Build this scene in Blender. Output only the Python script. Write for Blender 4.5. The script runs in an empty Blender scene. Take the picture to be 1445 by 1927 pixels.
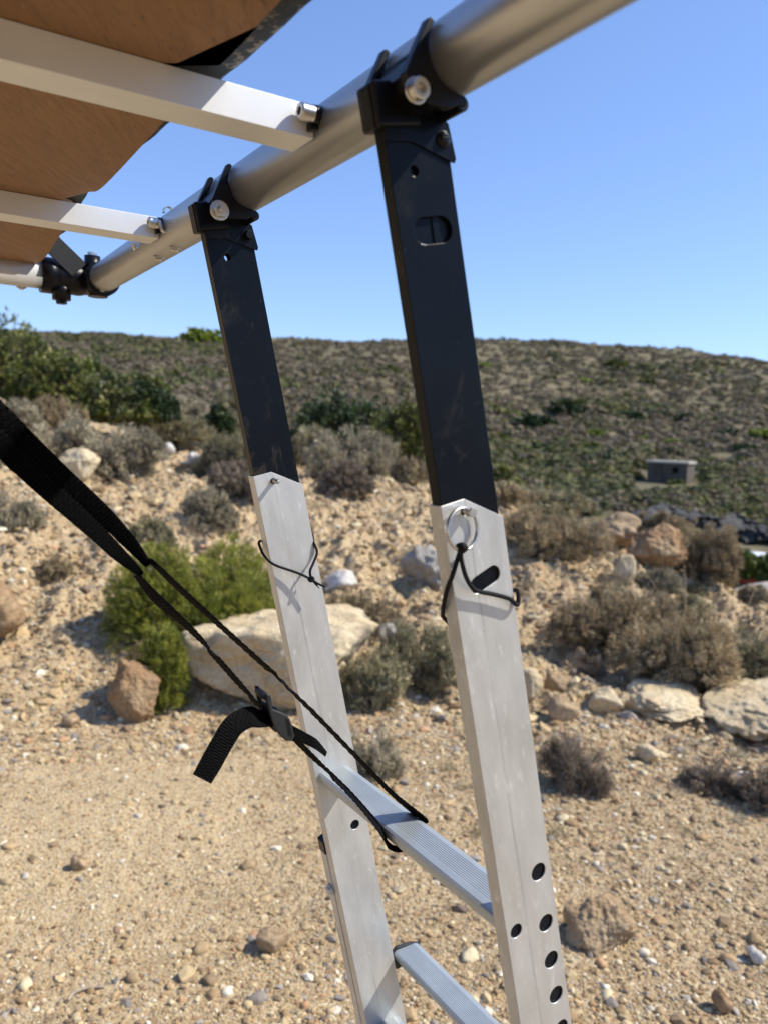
import bpy, bmesh, math, random
import numpy as np
from mathutils import Vector, Matrix
random.seed(7)
RNG = np.random.default_rng(11)
SC = bpy.context.scene
COL = SC.collection

# ------------------------------------------------------------------ camera, sky, sun, exposure
PW, PH = 1445.0, 1927.0
F, PSI, PIT, ROL, TH = 1478.6, -0.568866, 0.0995515, 0.0323035, 0.2329603
H = 1.65                                  # camera height above the gravel
CX, CY = 722.5, 963.5

def ray(x, y):
    """direction of the camera ray through a photograph pixel (world axes, depth 1)"""
    x -= CX; y -= CY
    c, s = math.cos(-ROL), math.sin(-ROL)
    x, y = x*c - y*s, x*s + y*c
    xc, yc = x/F, y/F
    c, s = math.cos(PIT), math.sin(PIT)
    return np.array([xc, c - yc*s, -yc*c - s])

right = ray(CX + F, CY) - ray(CX, CY)
down = ray(CX, CY + F) - ray(CX, CY)
fwd = ray(CX, CY)
cam_d = bpy.data.cameras.new('camera')
cam = bpy.data.objects.new('camera', cam_d); COL.objects.link(cam)
M = Matrix(((right[0], -down[0], -fwd[0], 0), (right[1], -down[1], -fwd[1], 0), (right[2], -down[2], -fwd[2], H), (0, 0, 0, 1)))
cam.matrix_world = M
cam_d.sensor_fit = 'VERTICAL'; cam_d.sensor_height = 36.0; cam_d.sensor_width = 27.0
cam_d.lens = F / PH * 36.0
cam_d.clip_start = 0.02; cam_d.clip_end = 2000
cam_d.dof.use_dof = True; cam_d.dof.focus_distance = 0.92; cam_d.dof.aperture_fstop = 6.2
SC.camera = cam

# frame of the roof tent: O points outwards (away from the vehicle), L along the edge tube, U up
L_ = np.array([math.sin(PSI), math.cos(PSI), 0]); O_ = np.array([math.cos(PSI), -math.sin(PSI), 0]); U_ = np.array([0, 0, 1.0])
D_ = -U_*math.cos(TH) + O_*math.sin(TH); N_ = O_*math.cos(TH) + U_*math.sin(TH)
CAMP = np.array([0, 0, H])
SUNV = .79*O_ - .50*L_ + 1.0*U_
SUNV = SUNV/np.linalg.norm(SUNV)

w = bpy.data.worlds.new("World"); SC.world = w; w.use_nodes = True
nt = w.node_tree; nt.nodes.clear()
sky = nt.nodes.new('ShaderNodeTexSky'); sky.sky_type = 'NISHITA'; sky.sun_disc = False
sky.sun_elevation = math.asin(SUNV[2]); sky.sun_rotation = math.atan2(SUNV[0], SUNV[1])
sky.altitude = 20; sky.air_density = 1.0; sky.dust_density = 0.15; sky.ozone_density = 4.0
bg = nt.nodes.new('ShaderNodeBackground'); bg.inputs['Strength'].default_value = 0.145
wo = nt.nodes.new('ShaderNodeOutputWorld')
tint = nt.nodes.new('ShaderNodeMix'); tint.data_type = 'RGBA'; tint.blend_type = 'MULTIPLY'; tint.inputs[0].default_value = 1; tint.inputs[7].default_value = (1.06, 1.20, 1.55, 1)
gm = nt.nodes.new('ShaderNodeGamma'); gm.inputs['Gamma'].default_value = .78
nt.links.new(sky.outputs[0], gm.inputs[0]); nt.links.new(gm.outputs[0], tint.inputs[6]); nt.links.new(tint.outputs[2], bg.inputs[0]); nt.links.new(bg.outputs[0], wo.inputs[0])

sun_d = bpy.data.lights.new('sun', 'SUN'); sun_d.energy = 4.9; sun_d.angle = math.radians(.53); sun_d.color = (1.0, .945, .83)
sun = bpy.data.objects.new('sun', sun_d); COL.objects.link(sun)
sun.rotation_euler = Vector(SUNV).to_track_quat('Z', 'Y').to_euler(); sun.location = (5, 0, 8)
SC.view_settings.view_transform = 'Standard'; SC.view_settings.look = 'None'
SC.view_settings.exposure = 0.42; SC.view_settings.gamma = 1.0

# ------------------------------------------------------------------ numeric helpers
def W(o, l, u): return CAMP + o*O_ + l*L_ + u*U_
R0 = np.array([.0437018, .6052896, -.0548387])           # top corner of the near silver rail
def Q(n, l, d): return CAMP + R0 + n*N_ + l*L_ + d*D_    # ladder frame
def on_l(px, l):
    d = ray(*px); return CAMP + d*l/(d @ L_)
def on_u(px, u):
    d = ray(*px); return CAMP + d*u/(d @ U_)
def ol(px, l):
    P = on_l(px, l) - CAMP; return (P @ O_, P @ U_)

def _h(ix, iy, iz, seed):
    n = (ix.astype(np.int64)*374761393 + iy.astype(np.int64)*668265263 + iz.astype(np.int64)*2147483647 + seed*1442695041) & 0xffffffff
    n = ((n ^ (n >> 13))*1274126177) & 0xffffffff
    n = ((n ^ (n >> 16))*2246822519) & 0xffffffff
    return ((n ^ (n >> 15)) & 0xffffff)/float(0xffffff)
def noise3(x, y, z, seed=0):
    x = np.asarray(x, float); y = np.asarray(y, float)+0*x; z = np.asarray(z, float)+0*x
    x0 = np.floor(x); y0 = np.floor(y); z0 = np.floor(z)
    fx, fy, fz = x-x0, y-y0, z-z0
    fx = fx*fx*(3-2*fx); fy = fy*fy*(3-2*fy); fz = fz*fz*(3-2*fz)
    r = 0
    for a in (0, 1):
        for b in (0, 1):
            for c in (0, 1):
                if c and np.all(fz == 0): continue
                wt = (fx if a else 1-fx)*(fy if b else 1-fy)*(fz if c else 1-fz)
                r = r + wt*_h(x0+a, y0+b, z0+c, seed)
    return r*2-1
def fbm(x, y, z=0, o=4, seed=0, g=.5):
    s, a, t = 0, 1, 0
    for i in range(o):
        s = s + a*noise3(x*2**i, y*2**i, np.asarray(z)*2.0**i, seed+i*17); t += a; a *= g
    return s/t

# ------------------------------------------------------------------ mesh helpers
def mesh_np(name, V, Fc, mat=None, tint=None, smooth=False):
    """V (n,3); Fc (m,k) indices with fixed k; tint (m,3) per face"""
    me = bpy.data.meshes.new(name)
    V = np.ascontiguousarray(V, np.float32); Fc = np.ascontiguousarray(Fc, np.int32)
    m, k = Fc.shape
    me.vertices.add(len(V)); me.vertices.foreach_set('co', V.ravel())
    me.loops.add(m*k); me.loops.foreach_set('vertex_index', Fc.ravel())
    me.polygons.add(m); me.polygons.foreach_set('loop_start', np.arange(0, m*k, k, dtype=np.int32))
    try: me.polygons.foreach_set('loop_total', np.full(m, k, np.int32))
    except Exception: pass
    me.update(calc_edges=True)
    me.polygons.foreach_set('use_smooth', np.full(m, bool(smooth)))
    if tint is not None:
        at = me.attributes.new('tint', 'FLOAT_COLOR', 'FACE')
        c = np.ones((m, 4), np.float32); c[:, :3] = tint
        at.data.foreach_set('color', c.ravel())
    if mat: me.materials.append(mat)
    return me
def tag(o, label=None, cat=None, group=None, kind=None):
    if label: o['label'] = label
    if cat: o['category'] = cat
    if group: o['group'] = group
    if kind: o['kind'] = kind
    return o
def link(name, me, parent=None, loc=None):
    o = bpy.data.objects.new(name, me); COL.objects.link(o)
    if parent is not None: o.parent = parent
    if loc is not None: o.location = loc
    return o
def empty(name, loc):
    o = bpy.data.objects.new(name, None); o.empty_display_size = .05; COL.objects.link(o); o.location = loc
    return o
def root_loc(p):
    if p is None: return np.zeros(3)
    while p.parent: p = p.parent
    return np.array(p.location)
class MB:
    """collects shapes given in world coordinates"""
    def __init__(s): s.v = []; s.f = []; s.sm = []
    def add(s, V, Fs, sm=False):
        b = len(s.v); s.v += [tuple(map(float, p)) for p in V]
        for f in Fs: s.f.append(tuple(b+i for i in f)); s.sm.append(sm)
    def prism(s, pts, vec, sm=False):
        """closed polygon pts swept along vec"""
        n = len(pts); vec = np.array(vec)
        V = [np.array(p) for p in pts] + [np.array(p)+vec for p in pts]
        s.add(V, [tuple(range(n-1, -1, -1)), tuple(range(n, 2*n))], False)
        b = len(s.v)-2*n
        for i in range(n):
            j = (i+1) % n; s.f.append((b+i, b+j, b+n+j, b+n+i)); s.sm.append(sm)
    def box(s, o, a, b, c):
        o = np.array(o); a, b, c = map(np.array, (a, b, c))
        s.prism([o, o+a, o+a+b, o+b], c)
    def cyl(s, p, axis, r, h, n=24, r2=None, sm=True, ph=0):
        p = np.array(p, float); ax = np.array(axis, float); ax /= np.linalg.norm(ax)
        t = np.array([0, 0, 1.]) if abs(ax[2]) < .9 else np.array([1., 0, 0])
        u = np.cross(ax, t); u /= np.linalg.norm(u); v = np.cross(ax, u)
        r2 = r if r2 is None else r2
        A = [p + r*(math.cos(2*math.pi*i/n+ph)*u + math.sin(2*math.pi*i/n+ph)*v) for i in range(n)]
        B = [p + ax*h + r2*(math.cos(2*math.pi*i/n+ph)*u + math.sin(2*math.pi*i/n+ph)*v) for i in range(n)]
        b = len(s.v); s.add(A+B, [tuple(range(n-1, -1, -1)), tuple(range(n, 2*n))])
        for i in range(n):
            j = (i+1) % n; s.f.append((b+i, b+j, b+n+j, b+n+i)); s.sm.append(sm)
    def tube(s, pts, r, n=10, ribs=0):
        P = [np.array(p, float) for p in pts]; rings = []
        m = len(P); rr = r if hasattr(r, '__len__') else [r]*m
        prev = None
        for i in range(m):
            t = P[min(i+1, m-1)] - P[max(i-1, 0)]; t /= np.linalg.norm(t)
            if prev is None:
                a = np.array([0, 0, 1.]) if abs(t[2]) < .9 else np.array([1., 0, 0])
                u = np.cross(t, a)
            else: u = prev - t*(prev @ t)
            u /= np.linalg.norm(u); prev = u; v = np.cross(t, u)
            rings.append([P[i] + rr[i]*(math.cos(2*math.pi*k/n)*u + math.sin(2*math.pi*k/n)*v) for k in range(n)])
        b = len(s.v); s.add([q for R in rings for q in R], [tuple(range(n-1, -1, -1)), tuple(range((m-1)*n, m*n))])
        for i in range(m-1):
            for k in range(n):
                k2 = (k+1) % n
                s.f.append((b+i*n+k, b+i*n+k2, b+(i+1)*n+k2, b+(i+1)*n+k)); s.sm.append(True)
    def build(s, name, mat, parent=None, loc=None, bevel=0, seg=2, sub=0):
        me = bpy.data.meshes.new(name)
        base = root_loc(parent) if parent is not None else (np.array(loc) if loc is not None else np.zeros(3))
        me.from_pydata([tuple(np.array(p)-base) for p in s.v], [], s.f)
        me.polygons.foreach_set('use_smooth', s.sm)
        bm = bmesh.new(); bm.from_mesh(me); bmesh.ops.recalc_face_normals(bm, faces=bm.faces); bm.to_mesh(me); bm.free()
        me.materials.append(mat); me.update()
        o = link(name, me, parent, None if parent is not None else loc)
        if bevel:
            m = o.modifiers.new('bevel', 'BEVEL'); m.width = bevel; m.segments = seg; m.limit_method = 'ANGLE'; m.angle_limit = math.radians(40)
            try: m.harden_normals = True
            except Exception: pass
        return o
def spline(pts, n=8):
    """Catmull-Rom through points"""
    P = [np.array(p, float) for p in pts]; P = [2*P[0]-P[1]] + P + [2*P[-1]-P[-2]]; out = []
    for i in range(1, len(P)-2):
        for k in range(n):
            t = k/n; a, b, c, d = P[i-1:i+3]
            out.append(.5*((2*b) + (c-a)*t + (2*a-5*b+4*c-d)*t*t + (3*b-a-3*c+d)*t**3))
    out.append(P[-2]); return out
def carve(o, cutters):
    """subtract cutter solids (MB) from object o, baked into its mesh"""
    tmp = []
    for c in cutters:
        t = c.build('cutter', o.data.materials[0], None, tuple(root_loc(o) if o.parent else o.location))
        tmp.append(t); m = o.modifiers.new('cut', 'BOOLEAN'); m.operation = 'DIFFERENCE'; m.object = t; m.solver = 'EXACT'
    bpy.context.view_layer.update()
    dg = bpy.context.evaluated_depsgraph_get()
    nm = bpy.data.meshes.new_from_object(o.evaluated_get(dg))
    nm.name = o.data.name; old = o.data; o.modifiers.clear(); o.data = nm
    for t in tmp: d = t.data; bpy.data.objects.remove(t); bpy.data.meshes.remove(d)
    bpy.data.meshes.remove(old)

# ------------------------------------------------------------------ materials
class NM:
    def __init__(s, name):
        s.m = bpy.data.materials.new(name); s.m.use_nodes = True; s.t = s.m.node_tree
        s.b = s.t.nodes['Principled BSDF']
    def n(s, ty, **k):
        nd = s.t.nodes.new('ShaderNode'+ty)
        for a, v in k.items():
            if hasattr(nd, a) and a not in ('Scale',): setattr(nd, a, v)
            else: nd.inputs[a.replace('_', ' ')].default_value = v
        return nd
    def l(s, a, b): s.t.links.new(a, b)
    def set(s, **k):
        for a, v in k.items():
            a = a.replace('_', ' ')
            s.b.inputs[a].default_value = (*v, 1) if isinstance(v, tuple) and len(v) == 3 else v
        return s
    def noise(s, scale, detail=4, rough=.55, vec=None, stretch=None, dist=0):
        tc = s.n('TexCoord'); src = tc.outputs['Object']
        if stretch:
            mp = s.n('Mapping'); mp.inputs['Scale'].default_value = stretch[:3]
            if len(stretch) > 3: mp.inputs['Rotation'].default_value = stretch[3:]
            s.l(src, mp.inputs[0]); src = mp.outputs[0]
        n = s.n('TexNoise'); n.inputs['Scale'].default_value = scale; n.inputs['Detail'].default_value = detail
        n.inputs['Roughness'].default_value = rough; n.inputs['Distortion'].default_value = dist
        s.l(vec or src, n.inputs['Vector']); return n.outputs['Fac']
    def ramp(s, fac, stops):
        r = s.n('ValToRGB'); e = r.color_ramp.elements
        while len(e) < len(stops): e.new(.5)
        for i, (p, c) in enumerate(stops):
            e[i].position = p; e[i].color = (*c, 1) if len(c) == 3 else c
        s.l(fac, r.inputs[0]); return r.outputs['Color']
    def mix(s, fac, a, b, mode='MIX'):
        m = s.n('Mix', data_type='RGBA', blend_type=mode)
        for v, i in ((fac, 0), (a, 6), (b, 7)):
            if isinstance(v, (int, float)): m.inputs[i].default_value = v
            elif isinstance(v, tuple): m.inputs[i].default_value = (*v, 1) if len(v) == 3 else v
            else: s.l(v, m.inputs[i])
        return m.outputs[2]
    def bump(s, h, dist, strength=1.0):
        b = s.n('Bump'); b.inputs['Strength'].default_value = strength; b.inputs['Distance'].default_value = dist
        s.l(h, b.inputs['Height'])
        if s.b.inputs['Normal'].is_linked: s.l(s.b.inputs['Normal'].links[0].from_socket, b.inputs['Normal'])
        s.l(b.outputs[0], s.b.inputs['Normal'])
def g3(v): return (v, v, v)

ladder_rot = (0, 0, 0)
def metal_mat(name, base, metallic, rough, blotch=.12, scale=25, streak=None, bump=0, spec=.5):
    m = NM(name); m.set(Metallic=metallic, Roughness=rough); m.b.inputs['Specular IOR Level'].default_value = spec
    a = m.noise(scale, 5, .6)
    dark = tuple(c*(1-blotch) for c in base); lite = tuple(min(1, c*(1+blotch*.6)) for c in base)
    c = m.ramp(a, [(.3, dark), (.7, lite)])
    f = m.noise(scale*16, 3, .7)
    spk = m.ramp(f, [(.70, g3(0)), (.80, g3(1))])
    c = m.mix(m.mix(.35, g3(0), spk), c, tuple(min(1, x*1.25) for x in base))
    m.l(c, m.b.inputs['Base Color'])
    r = m.n('MapRange'); r.inputs['To Min'].default_value = rough-.07; r.inputs['To Max'].default_value = rough+.10
    m.l(m.noise(scale*.7, 6, .7), r.inputs[0]); m.l(r.outputs[0], m.b.inputs['Roughness'])
    if bump: m.bump(m.noise(scale*30, 2, .6), bump, .3)
    return m.m
MAT = {}
MAT['alu_rail'] = metal_mat('satin_aluminium_rail', (.56, .565, .56), .55, .40, .10, 22, bump=.0002)
MAT['alu_beam'] = metal_mat('pale_aluminium_beam', (.74, .745, .74), .35, .42, .05, 14, bump=.0001)
MAT['alu_tube'] = metal_mat('matt_aluminium_tube', (.55, .55, .545), .85, .36, .07, 9, bump=.0002)
MAT['alu_tube2'] = metal_mat('white_aluminium_tube', (.72, .72, .71), .4, .42, .05, 9)
MAT['steel'] = metal_mat('zinc_steel', (.60, .58, .54), 1.0, .28, .25, 120, bump=.0002)
MAT['plastic'] = metal_mat('black_moulded_plastic', (.005, .005, .007), 0, .30, .3, 60, bump=.0003, spec=.2)
MAT['rubber'] = metal_mat('dark_grey_rubber', (.022, .023, .025), 0, .5, .2, 60, spec=.35)
MAT['tarp'] = metal_mat('black_cover_fabric', (.020, .024, .026), 0, .62, .3, 30, bump=.001)
MAT['rung'] = metal_mat('grey_blue_aluminium_rung', (.40, .435, .45), .45, .38, .08, 30)
MAT['hole'] = metal_mat('dark_inner_profile', (.006, .006, .007), 0, .6, .2, 60, spec=.2)
MAT['cord'] = metal_mat('black_braided_cord', (.009, .009, .010), 0, .7, .4, 900, bump=.0006, spec=.2)

def rail_mat():
    """satin aluminium with drawn streaks and grey grime along the middle of the profile"""
    m = NM('brushed_aluminium_rail'); m.set(Metallic=.5, Roughness=.4)
    tc = m.n('TexCoord'); vt = m.n('VectorTransform'); g = m.n('NewGeometry')
    # coordinates along N and D of the ladder
    def dot(v):
        d = m.n('VectorMath', operation='DOT_PRODUCT'); m.l(g.outputs['Position'], d.inputs[0]); d.inputs[1].default_value = tuple(v); return d.outputs['Value']
    off = CAMP + R0
    cn, cd, cl = dot(N_), dot(D_), dot(L_)
    comb = m.n('CombineXYZ'); m.l(cn, comb.inputs[0]); m.l(cd, comb.inputs[1]); m.l(cl, comb.inputs[2])
    mp = m.n('Mapping'); mp.inputs['Scale'].default_value = (260, 5, 90); m.l(comb.outputs[0], mp.inputs[0])
    st = m.n('TexNoise'); st.inputs['Scale'].default_value = 1; st.inputs['Detail'].default_value = 4; m.l(mp.outputs[0], st.inputs['Vector'])
    mp2 = m.n('Mapping'); mp2.inputs['Scale'].default_value = (45, 14, 45); m.l(comb.outputs[0], mp2.inputs[0])
    bl = m.n('TexNoise'); bl.inputs['Scale'].default_value = 1; bl.inputs['Detail'].default_value = 5; m.l(mp2.outputs[0], bl.inputs['Vector'])
    c = m.ramp(bl.outputs['Fac'], [(.30, (.46, .46, .445)), (.5, (.53, .53, .515)), (.70, (.60, .60, .585))])
    c = m.mix(.10, c, m.ramp(st.outputs['Fac'], [(.3, (.46, .46, .45)), (.7, (.60, .605, .60))]))
    # thin dark drawn line along the middle of the wide face
    n0 = float(off @ N_)
    s1 = m.n('Math', operation='SUBTRACT'); m.l(cn, s1.inputs[0]); s1.inputs[1].default_value = n0 + .0255
    wob = m.n('Math', operation='MULTIPLY_ADD'); m.l(bl.outputs['Fac'], wob.inputs[0]); wob.inputs[1].default_value = .003; m.l(s1.outputs[0], wob.inputs[2])
    ab = m.n('Math', operation='ABSOLUTE'); m.l(wob.outputs[0], ab.inputs[0])
    ln = m.n('MapRange'); ln.inputs['From Min'].default_value = .0004; ln.inputs['From Max'].default_value = .0016; ln.inputs['To Min'].default_value = 1; ln.inputs['To Max'].default_value = 0
    m.l(ab.outputs[0], ln.inputs[0])
    mp3 = m.n('Mapping'); mp3.inputs['Scale'].default_value = (60, 9, 20); m.l(comb.outputs[0], mp3.inputs[0])
    pn = m.n('TexNoise'); pn.inputs['Scale'].default_value = 1; pn.inputs['Detail'].default_value = 3; m.l(mp3.outputs[0], pn.inputs['Vector'])
    k = m.ramp(pn.outputs['Fac'], [(.42, g3(.12)), (.62, g3(.75))])
    mm = m.n('Math', operation='MULTIPLY'); m.l(ln.outputs[0], mm.inputs[0]); m.l(k, mm.inputs[1])
    c = m.mix(mm.outputs[0], c, (.36, .36, .355))
    # pale scuffs
    mp4 = m.n('Mapping'); mp4.inputs['Scale'].default_value = (130, 40, 60); m.l(comb.outputs[0], mp4.inputs[0])
    sc = m.n('TexNoise'); sc.inputs['Scale'].default_value = 1; sc.inputs['Detail'].default_value = 6; sc.inputs['Roughness'].default_value = .7; m.l(mp4.outputs[0], sc.inputs['Vector'])
    c = m.mix(m.ramp(sc.outputs['Fac'], [(.57, g3(0)), (.70, g3(.8))]), c, (.72, .72, .71))
    sm = m.n('TexNoise'); sm.inputs['Scale'].default_value = 160; sm.inputs['Detail'].default_value = 2; m.l(g.outputs['Position'], sm.inputs['Vector'])
    c = m.mix(m.ramp(sm.outputs['Fac'], [(.72, g3(0)), (.77, g3(.5))]), c, (.30, .29, .27))
    m.l(c, m.b.inputs['Base Color'])
    r = m.n('MapRange'); r.inputs['To Min'].default_value = .36; r.inputs['To Max'].default_value = .48
    m.l(bl.outputs['Fac'], r.inputs[0]); m.l(r.outputs[0], m.b.inputs['Roughness'])
    m.bump(st.outputs['Fac'], .0001, .12)
    return m.m
MAT['rail'] = rail_mat()

def black_rail_mat():
    m = NM('black_painted_rail'); m.set(Metallic=0, Roughness=.30); m.b.inputs['Specular IOR Level'].default_value = .10
    c = m.ramp(m.noise(14, 4), [(.3, (.004, .0055, .009)), (.7, (.006, .008, .013))])
    dust = m.noise(26, 8, .78, stretch=(1, 1, .6), dist=.6)
    big = m.noise(7.5, 2, .5)
    msk = m.mix(1.0, m.ramp(dust, [(.54, g3(0)), (.68, g3(1))]), m.ramp(big, [(.50, g3(0)), (.62, g3(1))]), 'MULTIPLY')
    c = m.mix(m.mix(.35, g3(0), msk), c, (.12, .105, .085))
    f = m.noise(420, 2, .6); c = m.mix(m.ramp(f, [(.76, g3(0)), (.80, g3(.5))]), c, (.16, .15, .13))
    m.l(c, m.b.inputs['Base Color'])
    r = m.n('MapRange'); r.inputs['To Min'].default_value = .20; r.inputs['To Max'].default_value = .30
    m.l(m.noise(30, 5), r.inputs[0]); m.l(r.outputs[0], m.b.inputs['Roughness'])
    return m.m
MAT['black_rail'] = black_rail_mat()

def tarp_mat():
    m = NM('muddy_black_cover'); m.set(Roughness=.55); m.b.inputs['Specular IOR Level'].default_value = .3
    c = m.ramp(m.noise(30, 4), [(.3, (.006, .008, .009)), (.7, (.014, .018, .020))])
    g = m.n('NewGeometry'); d = m.n('VectorMath', operation='DOT_PRODUCT'); m.l(g.outputs['Position'], d.inputs[0]); d.inputs[1].default_value = tuple(O_)
    e = m.n('MapRange'); e.inputs['From Min'].default_value = .232; e.inputs['From Max'].default_value = .256; m.l(d.outputs['Value'], e.inputs[0])
    k = m.ramp(m.noise(55, 6, .7), [(.53, g3(0)), (.58, g3(1))])
    mm = m.n('Math', operation='MULTIPLY'); m.l(e.outputs[0], mm.inputs[0]); m.l(k, mm.inputs[1])
    c = m.mix(mm.outputs[0], c, (.36, .33, .26)); m.l(c, m.b.inputs['Base Color'])
    m.bump(m.noise(40, 4), .002, .5)
    return m.m
MAT['muddy'] = tarp_mat()

def ply_mat():
    m = NM('brown_plywood'); m.set(Roughness=.62)
    ang = -PSI
    a = m.noise(1, 5, .6, stretch=(150, 20, 22, 0, 0, ang), dist=.5)
    b = m.noise(6, 4, .6)
    c = m.ramp(a, [(.25, (.17, .084, .034)), (.5, (.25, .128, .054)), (.8, (.33, .178, .080))])
    c = m.mix(m.mix(.5, g3(0), m.ramp(b, [(.3, g3(0)), (.7, g3(1))])), c, (.21, .105, .042))
    sp = m.noise(1, 3, .7, stretch=(420, 60, 60, 0, 0, ang), dist=.8)
    c = m.mix(m.ramp(sp, [(.58, g3(0)), (.68, g3(.85))]), c, (.085, .042, .020))
    m.l(c, m.b.inputs['Base Color']); m.bump(a, .0012, .6)
    return m.m
MAT['ply'] = ply_mat()

def strap_mat():
    m = NM('black_webbing'); m.set(Roughness=.75); m.b.inputs['Specular IOR Level'].default_value = .06
    a = m.noise(900, 2, .7); c = m.ramp(a, [(.5, (.0025, .0025, .003)), (.80, (.016, .0155, .0155))])
    m.l(c, m.b.inputs['Base Color']); m.bump(a, .0006, .6); return m.m
MAT['strap'] = strap_mat()

def tint_mat(name, rough=.8, trans=0, bump=0, bscale=60, var=.25, vscale=30):
    m = NM(name); m.set(Roughness=rough)
    at = m.n('Attribute', attribute_name='tint')
    oi = m.n('ObjectInfo'); mr = m.n('MapRange'); mr.inputs['To Min'].default_value = .85; mr.inputs['To Max'].default_value = 1.15
    m.l(oi.outputs['Random'], mr.inputs[0])
    n = m.noise(vscale, 4, .65); c = m.ramp(n, [(.25, g3(1-var)), (.75, g3(1+var*.6))])
    c = m.mix(1.0, at.outputs['Color'], c, 'MULTIPLY')
    v = m.n('VectorMath', operation='SCALE'); m.l(c, v.inputs[0]); m.l(mr.outputs[0], v.inputs['Scale'])
    m.l(v.outputs[0], m.b.inputs['Base Color'])
    if bump: m.bump(m.noise(bscale, 6, .65), bump, .8)
    if trans:
        tr = m.n('BsdfTranslucent'); m.l(v.outputs[0], tr.inputs[0]); mx = m.n('MixShader'); mx.inputs[0].default_value = trans
        m.l(m.b.outputs[0], mx.inputs[1]); m.l(tr.outputs[0], mx.inputs[2])
        m.l(mx.outputs[0], m.t.nodes['Material Output'].inputs['Surface'])
    return m.m
MAT['leaf'] = tint_mat('leaves', .6, .25)
MAT['twig'] = tint_mat('dry_twigs', .85, .25)
MAT['pebble'] = tint_mat('pebbles', .85, 0, .002, 150, .22, 60)

def rock_mat(name, cols, scale=3, dark=None, bump=.03):
    m = NM(name); m.set(Roughness=.9)
    a = m.noise(scale, 8, .62)
    c = m.ramp(a, [(.28, cols[0]), (.48, cols[1]), (.72, cols[2])])
    f = m.noise(scale*14, 6, .7); c = m.mix(m.ramp(f, [(.35, g3(.45)), (.6, g3(0))]), c, tuple(x*.55 for x in cols[0]))
    if dark:
        k = m.noise(scale*.9, 3, .5, dist=.5); c = m.mix(m.ramp(k, [(.62, g3(0)), (.68, g3(.75))]), c, dark)
    vc = m.n('TexVoronoi', feature='DISTANCE_TO_EDGE'); vc.inputs['Scale'].default_value = scale*1.1; tcn = m.n('TexCoord'); nw = m.n('TexNoise'); nw.inputs['Scale'].default_value = scale*2; nw.inputs['Detail'].default_value = 4; m.l(tcn.outputs['Object'], nw.inputs['Vector'])
    wv = m.n('VectorMath', operation='MULTIPLY_ADD'); m.l(nw.outputs['Color'], wv.inputs[0]); wv.inputs[1].default_value = (1.0/scale,)*3; m.l(tcn.outputs['Object'], wv.inputs[2]); m.l(wv.outputs[0], vc.inputs['Vector'])
    crk = m.ramp(vc.outputs['Distance'], [(.0, g3(0)), (.035, g3(1))]); c = m.mix(m.mix(.22, g3(0), m.ramp(vc.outputs['Distance'], [(.0, g3(1)), (.025, g3(0))])), c, tuple(x*.4 for x in cols[0]))
    m.l(c, m.b.inputs['Base Color'])
    m.bump(crk, bump*.22, .5)
    m.bump(m.noise(scale*3, 8, .65), bump*1.4, .9); m.bump(m.noise(scale*22, 5, .7), bump*.15, .8)
    return m.m
MAT['pale_rock'] = rock_mat('pale_limestone', [(.46, .33, .17), (.62, .49, .30), (.74, .63, .43)], 3.2, (.16, .13, .10), .03)
MAT['tan_rock'] = rock_mat('tan_rock', [(.26, .16, .085), (.42, .29, .16), (.55, .42, .27)], 4, None, .03)
MAT['orange_rock'] = rock_mat('ochre_rock', [(.20, .11, .05), (.36, .22, .11), (.52, .38, .22)], 2.2, None, .05)
MAT['grey_rock'] = rock_mat('grey_rock', [(.20, .18, .16), (.36, .33, .29), (.50, .46, .40)], 4, None, .03)
MAT['white_rock'] = rock_mat('white_stone', [(.45, .40, .34), (.64, .59, .52), (.78, .75, .68)], 5, None, .02)
MAT['cliff'] = rock_mat('dark_cliff', [(.010, .010, .012), (.045, .044, .045), (.20, .19, .17)], .55, None, .25)

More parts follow.
